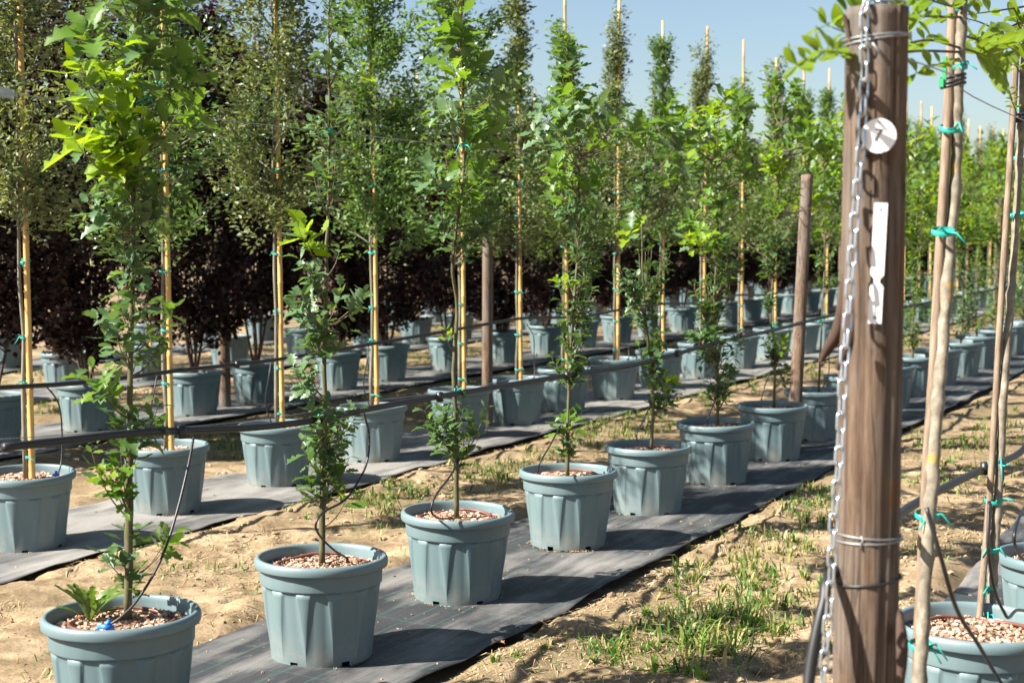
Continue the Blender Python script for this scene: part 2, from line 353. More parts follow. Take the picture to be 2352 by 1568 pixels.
MAT_Z = 0.024
def mat_h(i, x, y):
    dx = x - ROWS[i]
    wr = 0.030*np.maximum(0, fbm((dx + 0.45*y)*3.0, (y - 0.3*dx)*0.8, 30+i, 3) - 0.36)*2 + 0.010*fbm((dx - 0.2*y)*9, y*1.4, 50+i, 2)
    fl = np.clip((np.abs(dx) - 0.34)/0.16, 0, 1)**2
    return MAT_Z + wr + fl*(0.022*(fbm(y*2.6, dx*0 + np.sign(dx)*5, 40+i, 3) - 0.5)*2 + 0.006)
def weed_mat(i, y0, y1, ny, m, label):
    ys = np.linspace(y0, y1, ny)
    if i < 3:
        nn = 0.6*ny; ys = np.concatenate([np.linspace(y0, 12, int(nn)), np.linspace(12.05, y1, ny-int(nn))])
    nu = 34; us = np.linspace(-1, 1, nu)
    YS, US = np.meshgrid(ys, us, indexing='ij'); e = np.where(US > 0, mat_edge(i, 1.0, YS), mat_edge(i, -1.0, YS))
    X = ROWS[i] + US*e; Z = mat_h(i, X, YS)
    V = np.stack([X, YS, Z], -1).reshape(-1, 3); n = len(V)
    V2 = V.copy(); V2[:, 2] -= 0.0022
    ix = np.arange(n).reshape(len(ys), nu)
    F = np.stack([ix[:-1, :-1], ix[:-1, 1:], ix[1:, 1:], ix[1:, :-1]], -1).reshape(-1, 4)
    per = np.concatenate([ix[0, :], ix[1:, -1], ix[-1, -2::-1], ix[-2:0:-1, 0]]); nxt = np.roll(per, -1)
    S = np.stack([per, per + n, nxt + n, nxt], -1)
    o = link(bpy.data.objects.new('weed_mat', np_mesh('weed_mat', np.concatenate([V, V2]), np.concatenate([F, F[:, ::-1] + n, S]), m, None, True)))
    tag(o, label, 'weed mat', 'woven weed mats under the pot rows'); return o
MF = [mat_fabric('woven_fabric', 0.05), mat_fabric('woven_fabric_dusty', 0.52), mat_fabric('woven_fabric_grey', 0.30)]
weed_mat(0, 2.4, 40, 220, MF[0], 'dark woven weed mat beside the chained post, under the lichened trees')
weed_mat(1, 1.6, 30, 420, MF[0], 'dark woven weed mat with green grid lines under the front row of oaks')
weed_mat(2, 3.0, 44, 420, MF[1], 'pale dusty weed mat under the row of bamboo-staked trees')
weed_mat(3, 5.0, 48, 160, MF[2], 'shaded weed mat under the dark purple shrubs')
weed_mat(4, 7.0, 50, 120, MF[2], 'weed mat under the staked trees behind the purple shrubs')
weed_mat(5, 9.0, 52, 120, MF[2], 'rearmost weed mat under the last row of pots')

# ------------------------------------------------------------------ pots
POT_H = 0.385
def pot_body_mesh():
    per = 2*math.pi/12; D = math.radians; rows = []
    for k in range(15):                            # fluted wall: raised ribs, broad at the top, running out to a point below
        t = k/14; z = 0.003 + 0.2795*t; r = 0.189 + 0.0290*t; q = max(0.0, (t - 0.10)/0.90)
        hw = D(0.25) + D(7.0)*q**1.15; e = D(0.15) + D(1.3)*q**.5; amp = 0.0064*min(1, q*1.6)**.8; row = []
        for m in range(12):
            c = m*per
            cols = [(-hw-e, 0), (-hw, .75), (-hw+e*.8, 1), (0, 1.08), (hw-e*.8, 1), (hw, .75), (hw+e, 0), (D(10.2), 0), (D(19.8), 0)]
            for a, u in cols: row.append((r + amp*u, c + a, z))
        rows.append(row)
    ang = [p[1] for p in rows[-1]]; n = len(ang)
    for z, r in ((0.2840, 0.2192), (0.2848, 0.2262), (0.2864, 0.2282), (0.291, 0.2290), (0.315, 0.2302), (0.350, 0.2316)):
        rows.append([(r, a, z) for a in ang])
    V = [(r*math.cos(th), r*math.sin(th), z) for row in rows for r, th, z in row]; F = []
    h = 0.019                                      # foot notches: the first ring is the notch height
    for j in range(n): V[n + j] = (V[n+j][0], V[n+j][1], h)
    for i in range(len(rows)-1):
        for j in range(n):
            if i == 0 and j % 18 == 7: continue
            F.append((i*n+j, i*n+(j+1) % n, (i+1)*n+(j+1) % n, (i+1)*n+j))
    b = MB(); b.add(V, F)
    b.add([(0.16*math.cos(2*math.pi*j/24), 0.16*math.sin(2*math.pi*j/24), 0.03) for j in range(24)], [tuple(range(24))])
    return b.mesh('pot_body', M['pot'])
def pot_rim_mesh():
    n = 96; prof = [(0.2318, 0.345), (0.2490, 0.348), (0.2503, 0.351), (0.2512, 0.364), (0.2500, 0.374), (0.2450, 0.3825), (0.2390, 0.385), (0.2330, 0.3835), (0.2290, 0.378), (0.2270, 0.366), (0.2235, 0.330)]
    V = [(r*math.cos(2*math.pi*j/n), r*math.sin(2*math.pi*j/n), z) for r, z in prof for j in range(n)]
    F = [(i*n+j, i*n+(j+1) % n, (i+1)*n+(j+1) % n, (i+1)*n+j) for i in range(len(prof)-1) for j in range(n)]
    b = MB(); b.add(V, F); return b.mesh('rim', M['pot'])
def chips_mesh(seed, n):
    r = np.random.default_rng(seed); b = MB()
    ring = [(0.2238*math.cos(2*math.pi*j/32), 0.2238*math.sin(2*math.pi*j/32), 0.336) for j in range(32)]
    b.add(ring + [(0, 0, 0.345)], [(j, (j+1) % 32, 32) for j in range(32)], 1)
    for _ in range(n):
        a = r.uniform(0, 2*math.pi); q = 0.215*math.sqrt(r.uniform(0, 1)); h = 0.345 - 0.16*q*q + r.uniform(-0.003, 0.006)
        Mx = Matrix.Translation((q*math.cos(a), q*math.sin(a), h)) @ Matrix.Rotation(r.uniform(0, 6.28), 4, 'Z') @ Matrix.Rotation(r.normal(0, 0.35), 4, 'X') @ Matrix.Rotation(r.normal(0, 0.3), 4, 'Y')
        L = r.uniform(0.008, 0.024); W = L*r.uniform(0.35, 0.7); T = r.uniform(0.002, 0.005)
        P = [(-L/2, -W*.3, 0), (-L*.1, -W/2, 0), (L/2, -W*.2, 0), (L*.35, W/2, 0), (-L*.4, W*.4, 0)]
        b.add([Mx @ Vector((x, y, T)) for x, y, z in P] + [Mx @ Vector((x*1.05, y*1.05, -T)) for x, y, z in P],
              [(0, 1, 2, 3, 4)] + [(i, i+5, (i+1) % 5+5, (i+1) % 5) for i in range(5)], 0)
    return b.mesh('wood_chips', [M['chips'], M['soil_dark']], False)
P_BODY, P_RIM = pot_body_mesh(), pot_rim_mesh(); P_CH = [chips_mesh(3, 800), chips_mesh(5, 800)]
def pot(x, y, label, group, rz=None, tilt=0.018, row=1):
    z = float(mat_h(row, np.array([x]), np.array([y]))[0]) - 0.004
    o = empty('plant_pot', (x, y, z), rnd.uniform(0, 6.28) if rz is None else rz)
    o.rotation_euler.x = rnd.uniform(-tilt, tilt); o.rotation_euler.y = rnd.uniform(-tilt, tilt)
    link(bpy.data.objects.new('pot_body', P_BODY), o); link(bpy.data.objects.new('rim', P_RIM), o)
    c = link(bpy.data.objects.new('wood_chips', rnd.choice(P_CH)), o); c['kind'] = 'stuff'
    tag(o, label, 'pot', group); return o

# ------------------------------------------------------------------ leaves
def oak_leaf(seed, n=11, lobes=4.4, wmax=0.255, fold=0.22, curl=0.25):
    r = np.random.default_rng(seed); V = []; F = []
    for i in range(n):
        t = i/(n-1); y = 0.07 + 0.93*t
        env = wmax*(math.sin(math.pi*min(1, (t*0.92+0.06)))**0.75)*(0.55 + 0.75*t if t < 0.7 else 1.06 - (t-0.7)*0.3)
        lob = 1 + 0.46*math.cos(2*math.pi*lobes*t + 3.14*0.1) + r.uniform(-.1, .1)
        wl = max(0.012, env*lob*r.uniform(.9, 1.1)); wr = max(0.012, env*lob*r.uniform(.9, 1.1))
        if i == n-1: wl = wr = 0.02
        if i == 0: wl = wr = 0.018
        zc = -curl*t*t*0.55 + 0.03*math.sin(5*t + seed)
        V += [(-wl, y + 0.05*wl, zc + fold*wl + r.uniform(-.015, .015)), (0, y - 0.02, zc), (wr, y + 0.05*wr, zc + fold*wr + r.uniform(-.015, .015))]
    for i in range(n-1):
        a = 3*i; F += [(a, a+1, a+4, a+3), (a+1, a+2, a+5, a+4)]
    k = len(V); V += [(-0.009, -0.02, 0), (0.009, -0.02, 0)]; F.append((k, k+1, 2, 0))
    return np.array(V), F
def ell_leaf(seed, n=7, wmax=0.22, fold=0.3, curl=0.3):
    V = []; F = []
    for i in range(n):
        t = i/(n-1); y = 0.08 + 0.92*t; wd = max(0.008, wmax*math.sin(math.pi*(0.04 + 0.94*t))**0.9*(0.8 + 0.3*t)); zc = -curl*t*t*0.5
        V += [(-wd, y, zc + fold*wd), (0, y - 0.01, zc), (wd, y, zc + fold*wd)]
    for i in range(n-1):
        a = 3*i; F += [(a, a+1, a+4, a+3), (a+1, a+2, a+5, a+4)]
    k = len(V); V += [(-0.012, -0.02, 0), (0.012, -0.02, 0)]; F.append((k, k+1, 2, 0))
    return np.array(V), F
OAK = [oak_leaf(1), oak_leaf(2, 11, 3.7, 0.28, 0.35, 0.5), oak_leaf(3, 11, 4.6, 0.235, 0.1, -0.15), oak_leaf(4, 11, 4.4, 0.26, 0.45, 0.8)]
ELL = [ell_leaf(1), ell_leaf(2, 7, 0.25, 0.15, 0.6), ell_leaf(3, 7, 0.20, 0.45, 0.1)]
LEAFM = {}
def leaf_mesh(kind, k, pal):
    key = (kind, k, pal)
    if key not in LEAFM:
        V, F = (OAK if kind == 'oak' else ELL)[k]; b = MB(); b.add(V, F)
        nm = 'Leaf'
        LEAFM[key] = b.mesh('leaf', M[pal])
    return LEAFM[key]
def frame(pos, d, nrm, L):
    d = d.normalized(); x = d.cross(nrm)
    if x.length < 1e-4: x = d.orthogonal()
    x.normalize(); z = x.cross(d)
    return Matrix(((x.x*L, d.x*L, z.x*L, pos.x), (x.y*L, d.y*L, z.y*L, pos.y), (x.z*L, d.z*L, z.z*L, pos.z), (0, 0, 0, 1)))
def scatter_mesh(name, tmpl, items, mats, smooth=True):        # items: (template index, material index, Matrix); polygons are split to one size
    if not items: return None
    VV = []; FF = []; MI = []; off = 0
    quads = [np.array([f if len(f) == 4 else (*f, f[-1]) for f in F]) for V, F in tmpl]
    for k, mi, mx in items:
        V = tmpl[k][0]; A = np.array(mx)
        VV.append(V @ A[:3, :3].T + A[:3, 3]); FF.append(quads[k] + off); MI.append(np.full(len(quads[k]), mi)); off += len(V)
    return np_mesh(name, np.concatenate(VV), np.concatenate(FF), mats, np.concatenate(MI), smooth)

def bezier(a, b, c, n):
    return [a*(1-t)**2 + b*2*t*(1-t) + c*t*t for t in [i/(n-1) for i in range(n)]]

PALS = ['oak_d', 'oak_m', 'oak_b', 'oak_y']
def path_at_z(path, z):
    for a, b in zip(path, path[1:]):
        if a.z <= z <= b.z: return a.lerp(b, (z-a.z)/max(1e-6, b.z-a.z))
    return path[0].copy() if z < path[0].z else path[-1].copy()
def shoot_leaves(pts, n, L, pal, r, u0=0.35, jit=0.5, tip=True):
    out = []; k = len(pts); ph = r.uniform(0, 6.28)
    for i in range(n):
        u = u0 + (1-u0)*((i + r.uniform(0, .6))/n)
        if tip and i >= n-2: u = 1.0
        q = u*(k-1); a = min(int(q), k-2); p = pts[a].lerp(pts[a+1], q-a); t = (pts[a+1]-pts[a]).normalized()
        ph += 2.4 + r.uniform(-.4, .4); o1 = t.orthogonal().normalized(); o2 = t.cross(o1)
        rad = o1*math.cos(ph) + o2*math.sin(ph)
        d = rad*r.uniform(.7, 1.15) + t*r.uniform(.35, 1.0) + UP*r.uniform(-.35, .25)
        nrm = (t*0.8 + UP*0.9 - rad*0.1 + Vector((r.uniform(-1, 1), r.uniform(-1, 1), r.uniform(-1, 1)))*jit)
        LL = L*r.uniform(.65, 1.2)*(0.8 if u > .95 else 1.0)
        pl = pal
        if r.random() < 0.16: pl = r.choice(PALS[:3])
        out.append((frame(p + rad*0.002, d, nrm, LL), r.randrange(4), pl, LL))
    return out

def oak(px_trunk, X, clusters, label, seed, base_r, loc, ties=(), most=300, group='young oaks in the front row'):
    r = random.Random(seed); path = [atv(x, y, X) for x, y in px_trunk]
    path[0].z = loc.z + 0.335
    tr = smooth_path(path, 5)
    root = empty('oak_tree', loc); tag(root, label, 'tree', group)
    L0 = Vector(loc); H = tr[-1].z - tr[0].z
    b = MB(); rad = [max(0.0028, base_r*(1 - 0.86*((p.z-tr[0].z)/H)**0.9))*(1 + r.uniform(-.05, .05)) for p in tr]
    b.tube([p - L0 + Vector((r.uniform(-1, 1), r.uniform(-1, 1), 0))*0.0025 for p in tr], rad, 10, wob=0.05, r=r)
    b.build('trunk', M['bark_oak'], root)
    leaves = []
    for cl in clusters:
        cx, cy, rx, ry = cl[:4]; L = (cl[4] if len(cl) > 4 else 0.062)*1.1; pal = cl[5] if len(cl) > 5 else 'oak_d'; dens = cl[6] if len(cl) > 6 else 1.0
        c = atv(cx, cy, X); s = depth(c)/FPX; Rx, Ry = rx*s, ry*s
        n = max(4, int(dens*(3.4 if cy < 420 else 3.7)*math.pi*Rx*Ry/(L*L*0.42)))
        ns = max(1, int(round(n/8)))
        for k in range(ns):
            a = r.uniform(0, 6.28); q = math.sqrt(r.random())*1.08
            tip = c + RT*(Rx*q*math.cos(a)) + UP*(Ry*(0.15 + 0.65*r.random() if ns > 1 else 0.6)) + FW*(Rx*r.uniform(-.8, .8))
            if math.sin(a) < -0.3 and ns > 2: tip.z -= Ry*0.7*r.random()
            zs = max(path[0].z + 0.06, min(c.z - Ry*r.uniform(.9, 1.4), tip.z - 0.10))
            st = path_at_z(tr, zs)
            ctl = st.lerp(tip, 0.4) + RT*((tip-st).dot(RT)*0.28) + FW*((tip-st).dot(FW)*0.28) - UP*0.02
            pts = bezier(st, ctl, tip, 9); ln = (tip-st).length
            u0 = max(0.2, min(0.85, 1 - 1.25*Ry/max(ln, .01)))
            leaves += shoot_leaves(pts, max(3, int(n/ns)), L, pal, r, u0)
            bb = MB(); r0 = min(0.0055, 0.0022 + 0.004*ln)
            bb.tube([p - L0 for p in pts], [r0*(1 - .72*i/8) for i in range(9)], 5); bb.build('branch', M['twig'], root)
    leaves.sort(key=lambda q: -q[3]); far = []
    T = Matrix.Translation(-L0)
    for i, (mx, k, pl, LL) in enumerate(leaves):
        if i < most:
            o = link(bpy.data.objects.new('leaf', leaf_mesh('oak', k, pl)), root); o.matrix_local = T @ mx
        else: far.append((k, PALS.index(pl), T @ mx))
    if far:
        o = link(bpy.data.objects.new('foliage', scatter_mesh('foliage', OAK, far, [M[p] for p in PALS])), root); o['kind'] = 'stuff'
    for x, y in ties:
        p = atv(x, y, X); tie(p - L0, root, 0.014, 0.012, r)
    return root

def tie(p, parent, rx, ry, r=rnd, h=0.008, tails=2, ang=None):
    b = MB(); n = 14; a0 = r.uniform(0, 6.28) if ang is None else ang
    ca, sa = math.cos(a0), math.sin(a0)
    def P(th, k, z): x = (rx*k)*math.cos(th); y = (ry*k)*math.sin(th); return Vector((p.x + x*ca - y*sa, p.y + x*sa + y*ca, p.z + z))
    V = []
    for i in range(n):
        th = 2*math.pi*i/n; tl = 0.25*rx*math.sin(th)
        V += [P(th, 1.0, -h+tl), P(th, 1.06, -h*.6+tl), P(th, 1.06, h*.6+tl), P(th, 1.0, h+tl)]
    b.add(V, [(4*i+k, 4*((i+1) % n)+k, 4*((i+1) % n)+(k+1), 4*i+k+1) for i in range(n) for k in range(3)])
    for t in range(tails):
        d = (-FW*r.uniform(.2, .8) + RT*r.uniform(-1, 1)).normalized(); ln = r.uniform(.03, .055)*(rx/0.02)**0.4
        q0 = p - FW*ry*1.1 + RT*r.uniform(-.004, .004); q1 = q0 + d*ln*.5 + UP*ln*r.uniform(-.2, .4); q2 = q0 + d*ln + UP*ln*r.uniform(-.9, .2)
        b.tube([q0, q1, q2], [h*.5, h*.45, h*.3], 5)
    return b.build('tie', M['tie'], parent)

# front row: measured pots and the crown of each young oak, cluster by cluster
R1Y = [3.63, 4.64, 5.70, 6.87, 7.94, 9.07, 10.24, 11.39]
POTLAB = ['grey-blue pot with a green weed at its rim, nearest the bottom left corner', 'grey-blue pot with a shadowed rim, second from the left in the front row',
          'grey-blue pot with a curled hose over its rim, third in the front row', 'grey-blue pot holding the oak with the broad tall crown, fourth in the front row',
          'grey-blue pot fifth in the front row, between grass and the dark mat', 'grey-blue pot sixth in the front row, under the bushy low-leaved oak',
          'grey-blue pot seventh in the front row, just before the slim wooden post', 'grey-blue pot eighth in the front row, half behind the slim wooden post']
pots1 = [pot(-3.24 + dx, y, l, 'pots of the front row', rz) for y, l, dx, rz in zip(R1Y, POTLAB, (-.05, .02, .01, 0, 0, .01, .01, 0), (.02, .30, .28, .22, .20, .15, .12, .1))]
OAKLAB = ['young oak with a big burst of yellow-green leaves, at the left edge', 'slim young oak with bare stem gaps and one lime-green side shoot',
          'tall slim oak with a bare stem below its long leafy top, third pot', 'young oak leafy from top to bottom with a broad crown, fourth pot',
          'thin young oak with a dark drooping leaf cluster at the top', 'bushy young oak thick with leaves down to the pot, sixth pot',
          'young oak with a yellow leaf patch low on the stem, seventh pot', 'sparse young oak with a slender bare stem, beside the slim post']
G = 0.105; Bg = 0.095
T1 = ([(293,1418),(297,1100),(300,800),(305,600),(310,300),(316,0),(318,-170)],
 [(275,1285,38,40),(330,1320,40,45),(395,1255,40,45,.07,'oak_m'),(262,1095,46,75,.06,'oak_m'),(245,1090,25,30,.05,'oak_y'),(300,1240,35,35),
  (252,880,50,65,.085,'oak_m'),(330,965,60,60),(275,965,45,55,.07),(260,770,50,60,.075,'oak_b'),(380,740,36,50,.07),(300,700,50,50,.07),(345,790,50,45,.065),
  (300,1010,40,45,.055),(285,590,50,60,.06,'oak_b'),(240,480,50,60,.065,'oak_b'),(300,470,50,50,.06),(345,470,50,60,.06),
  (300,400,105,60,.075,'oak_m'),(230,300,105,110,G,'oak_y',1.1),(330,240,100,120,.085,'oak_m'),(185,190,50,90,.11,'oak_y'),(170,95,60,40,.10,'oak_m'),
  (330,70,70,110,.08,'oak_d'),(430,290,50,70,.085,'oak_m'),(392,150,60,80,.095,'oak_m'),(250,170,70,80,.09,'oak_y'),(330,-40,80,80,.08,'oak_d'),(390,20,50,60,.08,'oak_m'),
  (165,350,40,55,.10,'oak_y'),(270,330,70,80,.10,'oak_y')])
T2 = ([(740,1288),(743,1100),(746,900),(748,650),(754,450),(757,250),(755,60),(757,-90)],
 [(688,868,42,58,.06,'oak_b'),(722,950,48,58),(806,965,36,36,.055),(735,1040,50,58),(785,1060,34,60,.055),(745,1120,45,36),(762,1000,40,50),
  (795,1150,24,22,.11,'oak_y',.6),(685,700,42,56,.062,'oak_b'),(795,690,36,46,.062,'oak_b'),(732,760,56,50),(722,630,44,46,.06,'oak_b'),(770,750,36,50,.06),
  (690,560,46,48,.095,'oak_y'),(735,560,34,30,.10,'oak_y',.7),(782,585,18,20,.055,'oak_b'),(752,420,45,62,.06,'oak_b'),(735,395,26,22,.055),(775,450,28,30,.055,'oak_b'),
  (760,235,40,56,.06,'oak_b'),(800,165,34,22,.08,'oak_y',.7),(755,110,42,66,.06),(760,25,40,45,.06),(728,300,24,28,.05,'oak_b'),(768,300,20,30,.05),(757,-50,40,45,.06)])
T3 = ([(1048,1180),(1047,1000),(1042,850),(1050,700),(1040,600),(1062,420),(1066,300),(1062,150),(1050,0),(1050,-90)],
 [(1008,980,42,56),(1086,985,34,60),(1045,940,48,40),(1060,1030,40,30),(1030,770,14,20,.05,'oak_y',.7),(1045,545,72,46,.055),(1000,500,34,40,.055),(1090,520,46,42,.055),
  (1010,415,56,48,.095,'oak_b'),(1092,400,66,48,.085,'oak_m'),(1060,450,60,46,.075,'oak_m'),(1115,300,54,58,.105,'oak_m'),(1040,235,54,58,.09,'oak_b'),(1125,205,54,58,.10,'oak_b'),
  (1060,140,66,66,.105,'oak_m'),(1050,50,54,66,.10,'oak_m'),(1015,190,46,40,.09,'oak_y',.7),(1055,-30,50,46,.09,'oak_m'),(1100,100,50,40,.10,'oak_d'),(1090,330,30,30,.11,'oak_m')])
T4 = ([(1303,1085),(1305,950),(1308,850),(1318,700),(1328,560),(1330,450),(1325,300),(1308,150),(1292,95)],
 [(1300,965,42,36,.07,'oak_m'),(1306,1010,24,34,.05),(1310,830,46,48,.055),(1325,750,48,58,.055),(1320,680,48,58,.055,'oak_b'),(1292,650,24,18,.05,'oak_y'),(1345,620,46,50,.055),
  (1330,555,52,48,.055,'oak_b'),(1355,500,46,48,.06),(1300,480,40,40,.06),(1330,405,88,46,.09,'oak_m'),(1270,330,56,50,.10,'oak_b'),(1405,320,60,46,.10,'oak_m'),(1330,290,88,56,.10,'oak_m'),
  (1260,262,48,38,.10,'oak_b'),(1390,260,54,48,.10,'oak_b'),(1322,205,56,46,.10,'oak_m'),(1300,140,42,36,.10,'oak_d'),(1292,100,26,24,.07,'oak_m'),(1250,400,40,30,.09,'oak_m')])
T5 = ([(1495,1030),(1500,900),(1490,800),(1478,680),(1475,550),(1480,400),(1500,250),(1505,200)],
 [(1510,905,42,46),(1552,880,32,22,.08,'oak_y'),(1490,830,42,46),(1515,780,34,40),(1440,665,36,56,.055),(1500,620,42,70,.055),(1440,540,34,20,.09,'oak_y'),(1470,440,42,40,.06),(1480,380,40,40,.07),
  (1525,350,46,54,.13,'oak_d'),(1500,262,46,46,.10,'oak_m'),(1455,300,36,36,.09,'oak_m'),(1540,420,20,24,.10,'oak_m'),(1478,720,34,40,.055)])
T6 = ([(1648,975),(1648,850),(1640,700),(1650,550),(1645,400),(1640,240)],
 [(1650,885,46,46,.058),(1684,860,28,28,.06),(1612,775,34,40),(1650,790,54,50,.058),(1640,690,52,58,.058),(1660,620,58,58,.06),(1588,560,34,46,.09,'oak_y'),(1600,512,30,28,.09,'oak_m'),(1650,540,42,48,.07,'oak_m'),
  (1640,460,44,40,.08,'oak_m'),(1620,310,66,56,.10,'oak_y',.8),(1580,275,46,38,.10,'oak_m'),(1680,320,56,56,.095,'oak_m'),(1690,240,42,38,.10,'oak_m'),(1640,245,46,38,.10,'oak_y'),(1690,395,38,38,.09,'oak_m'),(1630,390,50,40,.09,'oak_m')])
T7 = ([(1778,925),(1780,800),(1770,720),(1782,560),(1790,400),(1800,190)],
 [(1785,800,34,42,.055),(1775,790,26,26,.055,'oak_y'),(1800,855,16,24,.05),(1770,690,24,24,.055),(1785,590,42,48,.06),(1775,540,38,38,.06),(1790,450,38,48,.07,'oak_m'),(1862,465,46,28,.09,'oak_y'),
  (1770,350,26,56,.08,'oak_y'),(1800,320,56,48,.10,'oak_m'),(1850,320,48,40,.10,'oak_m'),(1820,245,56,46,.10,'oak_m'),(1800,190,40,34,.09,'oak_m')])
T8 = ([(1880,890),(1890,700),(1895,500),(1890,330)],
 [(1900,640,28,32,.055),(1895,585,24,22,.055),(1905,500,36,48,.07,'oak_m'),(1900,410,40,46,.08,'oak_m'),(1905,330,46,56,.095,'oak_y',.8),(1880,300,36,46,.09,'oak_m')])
TIES = [[(312,1003),(330,232)], [(748,945),(757,302)], [(1046,898),(1065,333)], [(1308,858)], [(1497,820)], [(1650,780)], [(1778,750)], [(1886,735)]]
for i, (tp, cl) in enumerate((T1, T2, T3, T4, T5, T6, T7, T8)):
    pz = pots1[i].location
    oak(tp, pz.x, cl, OAKLAB[i], 100+i, (0.0145, 0.0125, 0.0125, 0.0115, 0.0105, 0.0105, 0.010, 0.009)[i], Vector((pz.x, pz.y, pz.z)), TIES[i])

# ------------------------------------------------------------------ generic trees (one of each kind, then copies)
DIAM = [(np.array([(0, 0, 0), (-0.24, 0.45, 0.07), (0, 1, -0.05), (0.24, 0.45, 0.07)]), [(0, 3, 2, 1)]),
        (np.array([(0, 0, 0), (-0.19, 0.5, 0.05), (0, 1, 0.06), (0.19, 0.5, 0.02)]), [(0, 3, 2, 1)]),
        (np.array([(0, 0, 0), (-0.34, 0.5, 0.09), (0, 0.95, -0.1), (0.34, 0.5, 0.06)]), [(0, 3, 2, 1)])]
def crown_tree(name, seed, z0, z1, prof, ntw, nlf, L, pal, bark, r_tr, wide=0, stems=1, spread=.42, low=1.0):
    """trunk with limbs plus a crown of leaf-sized faces set along ascending twigs; origin at the pot's base"""
    r = random.Random(seed); root = empty(name); b = MB(); trunks = []
    for s in range(stems):
        a = 6.28*s/stems + r.uniform(-.3, .3); sp = 0.0 if stems == 1 else r.uniform(.12, .34)
        top = Vector((math.cos(a)*sp, math.sin(a)*sp, z1*(0.97 if stems == 1 else r.uniform(.72, .95))))
        base = Vector((math.cos(a)*0.02, math.sin(a)*0.02, 0.33)) if stems > 1 else Vector((0, 0, 0.33))
        ctl = base.lerp(top, 0.35) + Vector((math.cos(a), math.sin(a), 0))*(0.14 if stems > 1 else 0.0)
        pts = [p + Vector((r.uniform(-1, 1), r.uniform(-1, 1), 0))*0.008 for p in bezier(base, ctl, top, 12)]
        pts[0] = base; trunks.append(pts)
        tb = MB() if stems > 1 else b
        tb.tube(pts, [r_tr*(1 - .8*i/11) for i in range(12)], 7)
        if stems > 1: tb.build('stem', M[bark], root)
    items = []
    for k in range(ntw):
        t = ((k + r.random())/ntw)**low; zz = z0 + (z1 - z0)*t; R = prof(t)*r.uniform(.30, 1.0 + spread); zz += r.uniform(-.1, .1)*(1 if t > .08 else 0)
        pts = r.choice(trunks); st = path_at_z(pts, max(0.5, zz - 0.12 - R*0.55)); a = r.uniform(0, 6.28)
        cen = path_at_z(pts, zz) if stems == 1 else Vector((0, 0, zz))
        tip = Vector((cen.x + R*math.cos(a), cen.y + R*math.sin(a), zz))
        ctl = st.lerp(tip, .5) + Vector((math.cos(a), math.sin(a), 0))*R*.2
        tw = bezier(st, ctl, tip, 6)
        if k % 3 == 0: b.tube(tw, [0.006, .005, .004, .003, .0025, .002], 4, cap=False)
        for j in range(int(nlf*(1 - .55*max(0, t-.45))) if low > 1 else nlf):
            q = (0.25 + 0.75*r.random())*4.999; i0 = int(q); p = tw[i0].lerp(tw[i0+1], q-i0)
            p = p + Vector((r.gauss(0, 1), r.gauss(0, 1), r.gauss(0, 1)))*0.040
            d = Vector((math.cos(a) + r.gauss(0, .8), math.sin(a) + r.gauss(0, .8), r.gauss(0.25, .6)))
            n = Vector((r.gauss(0, .6), r.gauss(0, .6), 1 + r.gauss(0, .5)))
            items.append((wide if r.random() < .7 else r.randrange(3), 0, frame(p, d, n, L*r.uniform(.6, 1.25))))
    if b.v: b.build('trunk' if stems == 1 else 'limb', M[bark], root)
    o = link(bpy.data.objects.new('crown', scatter_mesh('crown', DIAM, items, [M[pal]], False)), root); o['kind'] = 'stuff'
    return root
def leader(wb, wm, wt, tm=0.55):        # broad below, a thin leader above
    return lambda t: wb + (wm-wb)*min(1, t/0.25) if t < 0.25 else (wm + (wt-wm)*min(1, (t-0.25)/tm))
protos = {
 'holm': [crown_tree('holm_oak', 1, 1.76, 3.95, leader(.36, .44, .12, .75), 105, 105, .046, 'holm', 'bark_grey', .014),
          crown_tree('holm_oak', 2, 1.70, 3.60, leader(.42, .56, .06, .36), 95, 100, .046, 'holm', 'bark_grey', .015, 0, 1, .5, 1.45),
          crown_tree('holm_oak', 3, 1.66, 3.70, leader(.44, .58, .06, .34), 92, 100, .048, 'holm', 'bark_grey', .014, 0, 1, .5, 1.5)],
 'green': [crown_tree('green_tree', 4, 1.68, 3.9, leader(.40, .56, .16, .8), 105, 105, .054, 'green', 'bark_grey', .015, 1),
           crown_tree('green_tree', 5, 1.72, 3.65, leader(.42, .58, .06, .38), 92, 100, .052, 'green', 'bark_grey', .015, 1, 1, .5, 1.45),
           crown_tree('green_tree', 6, 1.66, 3.4, leader(.42, .58, .06, .40), 90, 98, .054, 'bright', 'bark_grey', .015, 1, 1, .5, 1.4)],
 'purple': [crown_tree('purple_shrub', 7, 0.80, 3.35, lambda t: .26 + .42*math.sin(math.pi*min(1, t*.85 + .10))**.8, 175, 120, .060, 'purple', 'bark_dark', .013, 2, 6, .2),
            crown_tree('purple_shrub', 8, 0.95, 3.20, lambda t: .26 + .46*math.sin(math.pi*min(1, t*.85 + .10))**.8, 170, 120, .060, 'purple', 'bark_dark', .013, 2, 5, .2),
            crown_tree('purple_shrub', 9, 0.70, 3.40, lambda t: .28 + .40*math.sin(math.pi*min(1, t*.85 + .08))**.8, 180, 120, .058, 'purple', 'bark_dark', .012, 2, 7, .2)],
}
